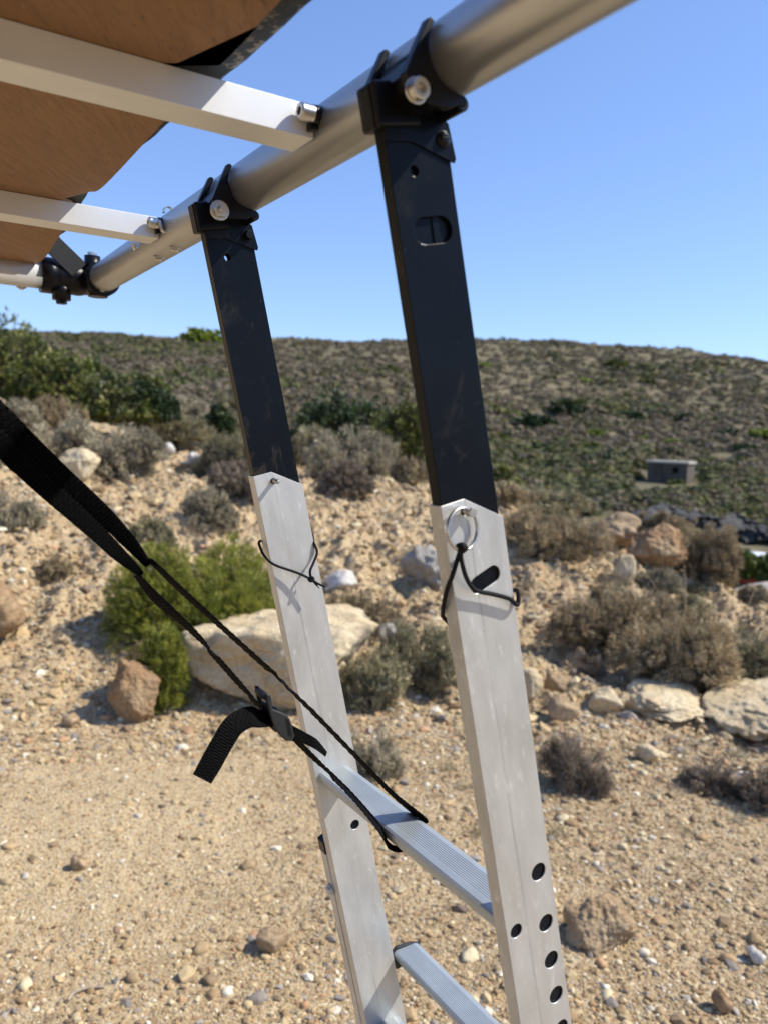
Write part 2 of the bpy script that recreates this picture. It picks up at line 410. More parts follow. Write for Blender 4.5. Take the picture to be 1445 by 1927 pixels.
def ground_mat():
    m = NM('stony_ground'); m.set(Roughness=.95)
    a = m.noise(.9, 6, .6); c = m.ramp(a, [(.30, (.28, .180, .085)), (.48, (.40, .275, .135)), (.68, (.50, .375, .200))])
    b = m.noise(4.5, 8, .65); c = m.mix(m.ramp(b, [(.42, g3(0)), (.62, g3(.55))]), c, (.28, .185, .095))
    v = m.n('TexVoronoi'); v.inputs['Scale'].default_value = 75; tc = m.n('TexCoord'); m.l(tc.outputs['Object'], v.inputs['Vector'])
    hs = m.ramp(v.outputs['Color'], [(.0, (.13, .09, .055)), (.35, (.38, .26, .13)), (.7, (.51, .385, .215)), (.95, (.66, .56, .40))])
    c = m.mix(.55, c, hs)
    v2 = m.n('TexVoronoi'); v2.inputs['Scale'].default_value = 22; m.l(tc.outputs['Object'], v2.inputs['Vector'])
    c = m.mix(.22, c, m.ramp(v2.outputs['Color'], [(.1, (.25, .19, .14)), (.5, (.45, .33, .2)), (.9, (.62, .52, .38))]))
    pt = m.n('NewGeometry'); ds = m.n('VectorMath', operation='DISTANCE'); m.l(pt.outputs['Position'], ds.inputs[0]); ds.inputs[1].default_value = (-1.0, 2.9, 0)
    pm = m.n('MapRange'); pm.inputs['From Min'].default_value = .35; pm.inputs['From Max'].default_value = 1.5; pm.inputs['To Min'].default_value = .38; pm.inputs['To Max'].default_value = 0; m.l(ds.outputs['Value'], pm.inputs[0])
    c = m.mix(pm.outputs[0], c, (.60, .46, .255))
    # far slope: brown soil with scrub tone
    g = m.n('NewGeometry'); ln = m.n('VectorMath', operation='LENGTH'); m.l(g.outputs['Position'], ln.inputs[0])
    far = m.n('MapRange'); far.inputs['From Min'].default_value = 16; far.inputs['From Max'].default_value = 30; m.l(ln.outputs['Value'], far.inputs[0])
    h1 = m.noise(.12, 8, .65); hc = m.ramp(h1, [(.3, (.085, .075, .034)), (.5, (.125, .104, .052)), (.7, (.18, .142, .080))])
    c = m.mix(far.outputs[0], c, hc)
    m.l(c, m.b.inputs['Base Color'])
    m.bump(v.outputs['Distance'], -.006, .9); m.bump(m.noise(30, 8, .7), .012, .9); m.bump(m.noise(160, 4, .7), .003, .8)
    return m.m
MAT['ground'] = ground_mat()

# ------------------------------------------------------------------ terrain
def azel(px, py):
    d = ray(px, py); return math.atan2(d[0], d[1]), math.atan2(d[2], math.hypot(d[0], d[1]))
NA, NR = 500, 700
RMIN, RMAX = .25, 480.
anch = [  # column x, knots (r, z or ('y', pixel row))
 (-900, [(4.0, 0), (6, .75), (9, 1.5), (12, 2.0), (16, 2.6), (25, 3.5), (34, 3.8), (42, 4), (48, 4.2), (75, 7), (110, 12), (150, 18), (220, 30)]),
 (0,    [(4.35, 0), (5.9, .62), (9, ('y', 872)), (12, ('y', 812)), (16, ('y', 752)), (25, 2.0), (34, 1.7), (42, 1.5), (48, 2.2), (75, 5), (110, 9.5), (150, ('y', 665)), (220, ('y', 624))]),
 (361,  [(4.45, 0), (6.0, .50), (9, ('y', 888)), (12, ('y', 862)), (16, ('y', 835)), (25, 1.0), (34, .7), (42, .4), (48, .8), (75, ('y', 765)), (110, ('y', 715)), (150, ('y', 676)), (220, ('y', 637))]),
 (722,  [(4.7, 0), (6.2, .36), (9.5, ('y', 902)), (12.5, ('y', 885)), (16, .5), (25, -.8), (34, -1.5), (42, -2.2), (48, -2.2), (75, ('y', 815)), (110, ('y', 742)), (150, ('y', 690)), (220, ('y', 640))]),
 (950,  [(4.8, 0), (6.2, .24), (9.5, ('y', 938)), (12, .45), (16, -.6), (25, -2.4), (34, -3.3), (42, -4.0), (48, -3.9), (75, ('y', 884)), (110, ('y', 815)), (150, ('y', 742)), (220, ('y', 640))]),
 (1083, [(4.8, 0), (6.2, .16), (9.3, ('y', 985)), (12, -.1), (16, -1.2), (25, -3.2), (34, -4.4), (42, -5.2), (48, ('y', 965)), (75, ('y', 902)), (110, ('y', 825)), (150, ('y', 755)), (220, ('y', 643))]),
 (1300, [(4.8, 0), (6.2, .08), (9.0, ('y', 1062)), (12, -.6), (16, -1.9), (25, -3.9), (34, -5.3), (42, ('y', 1052)), (46.5, ('y', 968)), (75, ('y', 908)), (110, ('y', 832)), (150, ('y', 768)), (220, ('y', 659))]),
 (1445, [(4.8, 0), (6.2, .02), (8.5, ('y', 1112)), (12, -1.1), (16, -2.2), (25, ('y', 1085)), (34, ('y', 1092)), (42, ('y', 1052)), (46.5, ('y', 990)), (75, ('y', 912)), (110, ('y', 838)), (150, ('y', 782)), (220, ('y', 681))]),
 (2200, [(4.8, 0), (6.2, -.1), (8.5, -.5), (12, -1.6), (16, -2.6), (25, -4.2), (34, -5.4), (42, -6.2), (46.5, -5), (75, -4), (110, -2), (150, 3), (220, 12)]),
]
def _knots():
    A, RK, ZK = [], [], []
    for x, ks in anch:
        A.append(azel(x, 900)[0]); rr = [RMIN, 2.0]; zz = [0, 0]
        for r, z in ks:
            if isinstance(z, tuple): z = H + r*math.tan(azel(x, z[1])[1])
            rr.append(r); zz.append(z)
        rr += [262, 480]; zz += [zz[-1]+1.0, zz[-1]-25]
        RK.append(rr); ZK.append(zz)
    return np.array(A), np.array(RK), np.array(ZK)
KA, KR, KZ = _knots()
AZ = np.linspace(-math.pi, math.pi, NA*4+1); LR = np.linspace(math.log(RMIN), math.log(RMAX), NR)
def _table():
    T = np.zeros((len(AZ), NR))
    front = np.clip(AZ, KA[0], KA[-1])
    K = KR.shape[1]
    rk = np.stack([np.interp(front, KA, KR[:, i]) for i in range(K)], 1)
    zk = np.stack([np.interp(front, KA, KZ[:, i]) for i in range(K)], 1)
    # behind the camera the ground stays level
    fade = np.clip((np.pi*.62-np.abs(AZ))/.6, 0, 1); fade = fade*fade*(3-2*fade)
    for i in range(len(AZ)):
        T[i] = np.interp(LR, np.log(rk[i]), zk[i])*fade[i]
    k = np.exp(-.5*(np.arange(-14, 15)/5.0)**2); k /= k.sum()
    T2 = np.apply_along_axis(lambda v: np.convolve(np.pad(v, 14, 'edge'), k, 'valid'), 1, T)
    k = np.exp(-.5*(np.arange(-30, 31)/11.0)**2); k /= k.sum()
    T2 = np.apply_along_axis(lambda v: np.convolve(np.pad(v, 30, 'wrap'), k, 'valid'), 0, T2)
    return T2
TB = _table()
def base_h(x, y):
    x = np.asarray(x, float); y = np.asarray(y, float)
    az = np.arctan2(x, y); lr = np.log(np.clip(np.hypot(x, y), RMIN, RMAX*.999))
    i = (az+math.pi)/(2*math.pi)*(len(AZ)-1); j = (lr-LR[0])/(LR[-1]-LR[0])*(NR-1)
    i0 = np.clip(np.floor(i).astype(int), 0, len(AZ)-2); j0 = np.clip(np.floor(j).astype(int), 0, NR-2)
    a = i-i0; b = j-j0
    return (TB[i0, j0]*(1-a)*(1-b) + TB[i0+1, j0]*a*(1-b) + TB[i0, j0+1]*(1-a)*b + TB[i0+1, j0+1]*a*b)
def bankness(x, y):
    r = np.hypot(x, y); return np.clip((r-4.2)/1.3, 0, 1)
def hutflat(x, y):
    a = azel(1253, 905)[0]; return 1-.9*np.exp(-(((x-70*math.sin(a))/9)**2+((y-70*math.cos(a))/12)**2))
def height(x, y):
    z = base_h(x, y); r = np.hypot(x, y); b = bankness(x, y); far = np.clip((r-14)/30, 0, 1)
    z = z + fbm(x*.9, y*.9, 0, 3, 3)*(.025+.10*b*(1-far)) + fbm(x*4.2, y*4.2, 0, 4, 9, .6)*(.010+.055*b*(1-far))
    z = z + (np.abs(fbm(x*1.7+4, y*1.7, 0, 4, 13, .6))*-.30 + fbm(x*15, y*15, 0, 3, 17, .6)*.045)*b*(1-far) + fbm(x*17, y*17, 0, 2, 19)*.004*(1-b)
    z = z + fbm(x*.09, y*.09, 0, 4, 21)*1.4*far*hutflat(x, y) + np.abs(fbm(x*.35, y*.35, 0, 3, 31))*.8*far*hutflat(x, y)
    return z
def gpt(px, py, rmin=1.2):
    d = ray(px, py); r = np.exp(np.linspace(math.log(rmin), math.log(300), 1500))
    k = r/math.hypot(d[0], d[1]); P = CAMP + d[None, :]*k[:, None]
    hz = height(P[:, 0], P[:, 1]); i = np.argmax(P[:, 2] < hz)
    return np.array([P[i, 0], P[i, 1], hz[i]]), k[i]

def build_ground():
    fa = np.radians(np.linspace(-33, 33, 1000)); ca = np.radians(np.linspace(33, 327, 130))[1:-1]
    az = np.concatenate([fa, ca]); n = len(az)
    r = np.concatenate([np.exp(np.linspace(math.log(.25), math.log(1.5), 16))[:-1], np.exp(np.linspace(math.log(1.5), math.log(14), 520))[:-1], np.exp(np.linspace(math.log(14), math.log(470), 260))])
    X = r[:, None]*np.sin(az)[None, :]; Y = r[:, None]*np.cos(az)[None, :]
    Z = height(X.ravel(), Y.ravel()).reshape(X.shape)
    V = np.stack([X, Y, Z], -1).reshape(-1, 3); V = np.vstack([V, [[0, 0, 0]]])
    i = np.arange(len(r)-1)[:, None]; j = np.arange(n)[None, :]; j2 = (j+1) % n
    Fq = np.stack([i*n+j, i*n+j2, (i+1)*n+j2, (i+1)*n+j], -1).reshape(-1, 4)[:, ::-1]
    c = len(V)-1; Ft = np.stack([np.full(n, c), np.full(n, c), (np.arange(n)+1) % n, np.arange(n)], 1)
    me = mesh_np('ground', V, Fq, MAT['ground'], None, True)
    o = link('ground', me); tag(o, kind='structure')
build_ground()

# gravel track and cliff on the far side
def strip(name, pts, width, mat, lift=.03):
    P = spline([np.array([p[0], p[1], 0]) for p in pts], 14); V = []; Fs = []
    for i, p in enumerate(P):
        t = P[min(i+1, len(P)-1)]-P[max(i-1, 0)]; t /= np.linalg.norm(t); s = np.array([-t[1], t[0], 0])
        for k in range(9):
            q = p + s*width*(k/8-.5); q = np.array([q[0], q[1], 0]); q[2] = max(height(np.array([q[0]]), np.array([q[1]]))[0], base_h(np.array([q[0]]), np.array([q[1]]))[0]) + lift
            V.append(q)
    for i in range(len(P)-1):
        for k in range(8): Fs.append((i*9+k, i*9+k+1, (i+1)*9+k+1, (i+1)*9+k))
    return link(name, mesh_np(name, np.array(V), np.array(Fs), mat, None, True))
m = NM('gravel_track'); m.set(Roughness=.95); m.l(m.ramp(m.noise(2.5, 7, .7), [(.3, (.30, .26, .215)), (.7, (.44, .39, .33))]), m.b.inputs['Base Color']); m.bump(m.noise(12, 6, .7), .02)
MAT['track'] = m.m
def azr(px, r): a = azel(px, 1080)[0]; return (r*math.sin(a), r*math.cos(a))
tag(strip('track', [azr(1330, 30), azr(1400, 26), azr(1480, 23.5), azr(1700, 20), azr(1950, 15)], 3.2, MAT['track'], .25), kind='structure')

# ------------------------------------------------------------------ rocks
def rock_mesh(name, seed, sx, sy, sz, mat, sub=4, planes=9, rough=.10, smooth=True, norm=True):
    rg = np.random.default_rng(seed)
    bm = bmesh.new(); bmesh.ops.create_icosphere(bm, subdivisions=sub, radius=1)
    D = np.array([v.co[:] for v in bm.verts]); Fc = np.array([[v.index for v in f.verts] for f in bm.faces]); bm.free()
    Nn = rg.normal(size=(planes, 3)); Nn /= np.linalg.norm(Nn, axis=1)[:, None]; hh = rg.uniform(.55, .9, planes)
    dt = D @ Nn.T; rr = np.where(dt > .05, hh/np.maximum(dt, .05), 9); k = 24.0
    r = -np.log(np.exp(-k*np.minimum(rr, 1.25)).sum(1)+math.exp(-k*1.05))/k
    s = rg.uniform(0, 99)
    r = r*(1 + rough*fbm(D[:, 0]*2.2+s, D[:, 1]*2.2, D[:, 2]*2.2, 4, seed) + rough*.30*fbm(D[:, 0]*9+s, D[:, 1]*9, D[:, 2]*9, 4, seed+5) - rough*.35*np.abs(fbm(D[:, 0]*4+s, D[:, 1]*4, D[:, 2]*4, 3, seed+6)))
    V = D*r[:, None]*np.array([sx, sy, sz])
    if norm:
        ext = (V.max(0)-V.min(0)); V = (V-(V.max(0)+V.min(0))/2)/ext*2*np.array([sx, sy, sz])
    return mesh_np(name, V, Fc, mat, None, smooth)
def rock_at(name, x0, x1, ytop, ybase, mat, label, cat='rock', seed=1, depth=.8, sub=5, rough=.12, sink=.12, rot=0, group=None, lean=0, planes=9):
    P, k = gpt((x0+x1)/2, ybase); wd = (x1-x0)/F*k; gr = 1+wd*depth*.35/np.hypot(P[0], P[1]); wd *= gr; ht = (ybase-ytop)/F*k*gr
    back = P + np.array([P[0], P[1], 0])/np.hypot(P[0], P[1])*wd*depth*.35
    me = rock_mesh(name, seed, wd/2*1.0, wd/2*depth, ht/2*1.04, mat, sub, planes, rough)
    o = link(name, me, None, tuple(np.array([back[0], back[1], P[2] + ht*.5*(1-sink*.5)])))
    o.rotation_euler = (0, math.radians(lean), -math.atan2(P[0], P[1]) + rot); tag(o, label, cat, group)
    return o
rock_at('boulder', 333, 708, 1163, 1338, MAT['pale_rock'], 'large pale cream limestone boulder beside the bright green bush', 'boulder', 77, .62, 6, .20, .12, planes=18)
rock_at('rock', 205, 300, 1236, 1364, MAT['orange_rock'], 'upright brown rock in shade left of the cream boulder, under the green bush', 'rock', 8, .8, 6, .24, .3)
rock_at('rock', 250, 305, 1205, 1262, MAT['orange_rock'], 'small jagged brown rock on top of the shaded upright rock', 'rock', 18, .8, 4, .16)
rock_at('rock', -90, 44, 1098, 1216, MAT['orange_rock'], 'brown rock standing in for a shaded overhang of the rubble bank, cut by the left edge', 'rock', 12, .9, 5, .14)  # solid brown shape stands in for the shade under an overhang of the bank
rock_at('boulder', 103, 188, 845, 908, MAT['pale_rock'], 'blocky pale tan boulder on the bank crest behind the black strap', 'boulder', 21, .8, 5, .14)
rock_at('stone', 304, 330, 836, 860, MAT['white_rock'], 'bright white stone between grey shrubs on the bank crest', 'stone', 22, .8, 3, .12)
rock_at('stone', 338, 402, 858, 892, MAT['grey_rock'], 'pale grey white stone lying below the bright white one', 'stone', 23, .8, 4, .18)
rock_at('stone', 352, 378, 852, 872, MAT['white_rock'], 'small white stone leaning on the pale grey stone at the crest', 'stone', 24, .8, 3, .12)
rock_at('rock', 752, 850, 1022, 1110, MAT['grey_rock'], 'grey white outcrop rock in the bank between the two ladder rails', 'rock', 31, 1.0, 5, .28, .5)
rock_at('stone', 610, 672, 1080, 1115, MAT['white_rock'], 'flat white stone just right of the knotted cord on the far rail', 'stone', 32, .7, 4, .16)
rock_at('stone', 706, 748, 1175, 1212, MAT['grey_rock'], 'round grey stone behind the olive bush between the rails', 'stone', 33, .8, 4, .1)
rock_at('boulder', 1178, 1290, 988, 1082, MAT['orange_rock'], 'ochre boulder with a pale arched rim on the slope edge', 'boulder', 41, .8, 6, .26)
rock_at('boulder', 1110, 1200, 968, 1040, MAT['tan_rock'], 'crumbly tan outcrop left of the ochre boulder', 'boulder', 42, .8, 5, .22)
rock_at('stone', 1152, 1194, 1044, 1094, MAT['pale_rock'], 'upright oval pale yellow stone below the tan outcrop', 'stone', 43, .6, 4, .08)
rock_at('stone', 972, 1018, 1262, 1336, MAT['pale_rock'], 'pale cream rock half hidden by the near rail', 'rock', 51, .7, 5, .12)
rock_at('stone', 1022, 1076, 1268, 1306, MAT['tan_rock'], 'tan stone right of the near rail, upper of two', 'stone', 52, .8, 4, .14)
rock_at('stone', 1028, 1090, 1312, 1358, MAT['tan_rock'], 'squat ochre stone right of the near rail, lower of two', 'stone', 53, .8, 4, .14)
rock_at('slab', 1098, 1168, 1298, 1350, MAT['pale_rock'], 'leaning flat pale slab in front of the long brown shrub', 'stone', 54, 1.1, 5, .12, .5, .5)
rock_at('stone', 1078, 1104, 1220, 1248, MAT['tan_rock'], 'small sunlit tan stone under the left end of the long shrub', 'stone', 55, .8, 4, .12)
rock_at('slab', 1322, 1560, 1316, 1396, MAT['pale_rock'], 'long pale rock slab running out of frame on the right', 'rock', 56, 1.3, 6, .26, 1.1, planes=14)
rock_at('slab', 1160, 1330, 1308, 1352, MAT['pale_rock'], 'low pale slab left of the long rock slab, half buried', 'rock', 57, 1.4, 6, .28, 1.2, planes=14)
rock_at('stone', 1194, 1238, 1404, 1438, MAT['pale_rock'], 'lone angular pale stone in the dry patch below the slabs', 'stone', 58, .8, 4, .14)
rock_at('stone', 1320, 1345, 1286, 1305, MAT['white_rock'], 'small rounded white stone under the long brown shrub', 'stone', 59, .8, 3, .08)
rock_at('rock', 1056, 1192, 1692, 1792, MAT['tan_rock'], 'half buried tan rock beside the holes of the near rail', 'rock', 61, 1.0, 6, .24, .9, planes=14)
rock_at('stone', 482, 545, 1756, 1800, MAT['tan_rock'], 'fist sized brown stone on the gravel left of the far rail', 'stone', 62, .8, 4, .13, .2)
rock_at('stone', 134, 168, 1616, 1642, MAT['tan_rock'], 'small reddish stone with a black shadow on the sandy patch', 'stone', 63, .8, 4, .13, .2)
rock_at('stone', 1336, 1376, 1868, 1912, MAT['orange_rock'], 'orange brown stone near the lower right corner', 'stone', 64, .7, 4, .1, .2)
rock_at('stone', 1402, 1438, 1788, 1818, MAT['white_rock'], 'pale stone at the right edge above the orange brown one', 'stone', 65, .8, 4, .1, .2)
rock_at('stone', 118, 150, 1345, 1372, MAT['tan_rock'], 'small tan stone at the left tip of the bush shadow', 'stone', 66, .8, 4, .1)
rock_at('stone', 1178, 1232, 1012, 1030, MAT['tan_rock'], 'thin tan ledge stone above the ochre boulder', 'stone', 67, .8, 4, .16)

# loose stones scattered on the rubble bank: copies of a few kinds
def scatter_stones():
    prot = [rock_mesh('loose_stone', 100+i, 1, .8, .62, MAT[['tan_rock', 'pale_rock', 'tan_rock', 'grey_rock', 'pale_rock', 'tan_rock', 'orange_rock'][i]], 2, 8, .14, smooth=False) for i in range(7)]
    n = 0; rg = random.Random(5)
    while n < 300:
        az = math.radians(rg.uniform(-29, 29)); r = 4.3 + 5.6*rg.random()**1.0
        q = rg.random()
        if q < .12: r = rg.uniform(2.2, 4.4)
        elif q < .42: az = math.radians(rg.uniform(5, 30)); r = rg.uniform(3.4, 6.2)
        x, y = r*math.sin(az), r*math.cos(az)
        z = float(height(np.array([x]), np.array([y]))[0])
        s = min(.09, .015*math.exp(rg.gauss(0, .5))*(1 if r > 4.3 else .7)*(.6+r*.11))
        k = rg.randrange(7); o = link('loose_stone', prot[k], None, (x, y, z+s*.18)); o.scale = (s, s*rg.uniform(.7, 1.1), s*rg.uniform(.7, 1.2))
        o.rotation_euler = (rg.uniform(-.4, .4), rg.uniform(-.4, .4), rg.uniform(0, 6.28))
        kind = ['tan', 'cream', 'tan', 'grey', 'cream', 'tan', 'rusty brown'][k]
        tag(o, 'loose %s stone lying among the rubble of the slope' % kind, 'stone', 'loose %s stones on the rubble bank' % kind); n += 1
scatter_stones()

def pebbles():
    bm = bmesh.new(); bmesh.ops.create_icosphere(bm, subdivisions=1, radius=1)
    B0 = np.array([v.co[:] for v in bm.verts]); F0 = np.array([[v.index for v in f.verts] for f in bm.faces]); bm.free()
    bm = bmesh.new(); bmesh.ops.create_icosphere(bm, subdivisions=2, radius=1)
    B1 = np.array([v.co[:] for v in bm.verts]); F1 = np.array([[v.index for v in f.verts] for f in bm.faces]); bm.free()
    pal = np.array([(.43, .30, .155), (.51, .38, .205), (.60, .49, .30), (.36, .235, .115), (.28, .19, .10), (.28, .235, .19), (.38, .33, .27), (.72, .63, .48), (.46, .27, .14), (.20, .145, .10)])
    pw = np.array([.21, .20, .14, .15, .10, .05, .03, .05, .04, .03]); pw = pw/pw.sum()
    def batch(N, r0, r1, B, Fc, smin, smax, sig, seed, smooth, name, gamma=1.0, sandy=True):
        rg = np.random.default_rng(seed)
        az = np.radians(rg.uniform(-36, 36, N)); u = rg.random(N)**gamma; r = r0*(r1/r0)**u
        x, y = r*np.sin(az), r*np.cos(az)
        s = np.exp(rg.normal(0, sig, N))*(smin+(smax-smin)*np.clip((r-2)/8, 0, 1))
        if sandy:   # fewer stones on the packed sandy patch at the left
            m = fbm(x*.8+3, y*.8, 0, 3, 77) + 1.3*np.exp(-(((x+1.0)/1.2)**2+((y-3.1)/1.0)**2))
            keep = rg.random(N) > np.clip(m*1.25, 0, .82); x, y, s, r = x[keep], y[keep], s[keep], r[keep]
        n = len(x); z = height(x, y)
        nb = len(B); V = np.repeat(B[None], n, 0)
        V = V*(1+rg.uniform(-.30, .30, (n, nb, 1)))*np.stack([rg.uniform(.8, 1.45, n), rg.uniform(.6, 1.1, n), rg.uniform(.42, .85, n)], 1)[:, None, :]
        a = rg.uniform(0, 6.283, n); t = rg.normal(0, .35, n); c, sn = np.cos(a)[:, None], np.sin(a)[:, None]; ct, st = np.cos(t)[:, None], np.sin(t)[:, None]
        X, Y, Z = V[..., 0], V[..., 1], V[..., 2]; Y, Z = Y*ct-Z*st, Y*st+Z*ct; X, Y = X*c-Y*sn, X*sn+Y*c
        V = np.stack([X, Y, Z], -1)*s[:, None, None] + np.stack([x, y, z+s*.12], -1)[:, None, :]
        FF = (Fc[None] + (np.arange(n)*nb)[:, None, None]).reshape(-1, 3)
        ci = rg.choice(len(pal), n, p=pw); tc = pal[ci]*rg.uniform(.78, 1.15, (n, 1))
        tint = np.repeat(tc, len(Fc), 0)
        o = link(name, mesh_np(name, V.reshape(-1, 3), FF, MAT['pebble'], tint, smooth)); tag(o, kind='stuff')
        return o
    tag(batch(21000, 1.5, 4.8, B0, F0, .0060, .0105, .50, 1, False, 'gravel'), 'tan and grey pebbles covering the flat ground', 'gravel')
    tag(batch(4500, 1.5, 5.0, B1, F1, .0085, .0125, .42, 7, True, 'gravel'), 'larger rounded pebbles on the flat ground', 'gravel')
    tag(batch(110000, 1.5, 5.2, B0, F0, .0030, .0055, .35, 2, False, 'gravel', sandy=False), 'fine grit between the larger pebbles', 'grit')
    tag(batch(80000, 3.9, 12.5, B0, F0, .0062, .0115, .5, 3, False, 'rubble', .8, False), 'broken limestone rubble on the bank', 'rubble')
    tag(batch(5200, 4.2, 12.0, B0, F0, .015, .025, .45, 4, False, 'rubble', .8, False), 'coarse broken stone on the bank', 'rubble')
pebbles()

# ------------------------------------------------------------------ plants
def blades(n, rx, ry, rz, ln, wd, cols, seed, radial=.8, lump=.25, shell=(.55, 1.0), zmin=-.05, droop=0, leafy=False, up=0., clump=0, gap=0.0):
    """n thin leaf or twig faces filling a lumpy cushion with its base at z=0"""
    rg = np.random.default_rng(seed)
    d = rg.normal(size=(int(n*2.2), 3)); d /= np.linalg.norm(d, axis=1)[:, None]; d = d[d[:, 2] > zmin][:n]
    if gap:
        g = fbm(d[:, 0]*3.1+seed, d[:, 1]*3.1, d[:, 2]*3.1, 2, seed+3); d = d[(g > -gap)]
    n = len(d)
    s = seed*1.37
    lm = 1 + lump*fbm(d[:, 0]*2.3+s, d[:, 1]*2.3, d[:, 2]*2.3, 3, seed) + lump*.5*fbm(d[:, 0]*6+s, d[:, 1]*6, d[:, 2]*6, 2, seed+1)
    t = rg.uniform(shell[0]**2, shell[1]**2, n)**.5
    p = d*(lm*t)[:, None]*np.array([rx, ry, rz])
    p[:, 2] += .02*rz
    nc_ = max(14, n//70); cc = p[rg.integers(0, n, nc_)]
    ci = np.empty(n, int)
    for a_ in range(0, n, 4000): ci[a_:a_+4000] = ((p[a_:a_+4000, None]-cc[None])**2).sum(2).argmin(1)
    cb = cc[ci]*np.array([.86, .86, .80]); p = p + (cc[ci]-p)*.34
    o_c = p-cb; o_c /= (np.linalg.norm(o_c, axis=1)[:, None]+1e-6); d = d*.55 + o_c*.45
    cvar = rg.uniform(.72, 1.3, nc_)[ci]
    o = d*radial + rg.normal(0, 1-radial*.6, (n, 3))*.8; o[:, 2] += up; o /= np.linalg.norm(o, axis=1)[:, None]
    sd = np.cross(o, rg.normal(size=(n, 3))); sd /= np.linalg.norm(sd, axis=1)[:, None]
    l = ln*rg.uniform(.6, 1.4, n)[:, None]; wv = wd*rg.uniform(.6, 1.4, n)[:, None]
    C = np.array(cols); kk = np.clip(((fbm(p[:, 0]/rx*2.5+s, p[:, 1]/ry*2.5, p[:, 2]/rz*2.5, 2, seed+9)+1)/2*len(C) + rg.normal(0, .6, n)), 0, len(C)-.01).astype(int)
    tint = C[kk]*rg.uniform(.75, 1.25, (n, 1))*cvar[:, None]
    if leafy:
        a = p - o*l*.5; b = p + o*l*.5; V = np.stack([a, p+sd*wv*.5, b, p-sd*wv*.5], 1).reshape(-1, 3)
        i = np.arange(n)*4; Fc = np.concatenate([np.stack([i, i+1, i+2], 1), np.stack([i, i+2, i+3], 1)]); tint = np.concatenate([tint, tint])
    else:
        a = p - o*l*.5; V = np.stack([a-sd*wv*.5, a+sd*wv*.5, p+o*l*.5], 1).reshape(-1, 3)
        i = np.arange(n)*3; Fc = np.stack([i, i+1, i+2], 1)
    return V, Fc, tint
def cat_parts(parts):
    V, Fc, T, b = [], [], [], 0
    for v, f, t in parts: V.append(v); Fc.append(f+b); T.append(t); b += len(v)
    return np.vstack(V), np.vstack(Fc), np.vstack(T)
def core(rx, ry, rz, col, seed, k=.72):
    """woody stems fanning up from the root"""
    rg = np.random.default_rng(seed+50); n = 260
    d = rg.normal(size=(n, 3)); d[:, 2] = np.abs(d[:, 2])+.15; d /= np.linalg.norm(d, axis=1)[:, None]
    tip = d*np.array([rx, ry, rz])*rg.uniform(.6, 1.0, (n, 1)); sd = np.cross(d, rg.normal(size=(n, 3))); sd /= np.linalg.norm(sd, axis=1)[:, None]
    w_ = .012*max(rx, rz); V = np.stack([-sd*w_, sd*w_, tip], 1).reshape(-1, 3); i = np.arange(n)*3
    return V, np.stack([i, i+1, i+2], 1), np.tile(np.array(col), (n, 1))*rg.uniform(.7, 1.2, (n, 1))
KINDS = {
 'grey':   dict(cols=[(.20, .165, .105), (.34, .29, .19), (.46, .40, .275), (.36, .32, .19)], radial=.75),
 'olive':  dict(cols=[(.16, .14, .075), (.27, .24, .13), (.36, .32, .19), (.43, .37, .24)], radial=.7),
 'brown':  dict(cols=[(.18, .135, .07), (.33, .25, .14), (.45, .35, .21), (.33, .28, .15)], radial=.75),
 'dead':   dict(cols=[(.14, .105, .075), (.24, .19, .135), (.34, .27, .20)], radial=.85),
 'green':  dict(cols=[(.035, .045, .010), (.075, .095, .016), (.14, .155, .026), (.22, .21, .05)], radial=.5, leafy=True),
 'dark':   dict(cols=[(.016, .030, .008), (.030, .055, .013), (.055, .085, .02)], radial=.5, leafy=True),
 'bright': dict(cols=[(.075, .090, .012), (.17, .19, .02), (.27, .275, .035), (.35, .33, .06)], radial=.8),
 'fresh':  dict(cols=[(.06, .085, .015), (.11, .15, .022), (.16, .20, .03)], radial=.5, leafy=True),
 'lime':   dict(cols=[(.10, .15, .015), (.18, .22, .02), (.26, .29, .04)], radial=.5, leafy=True),
}
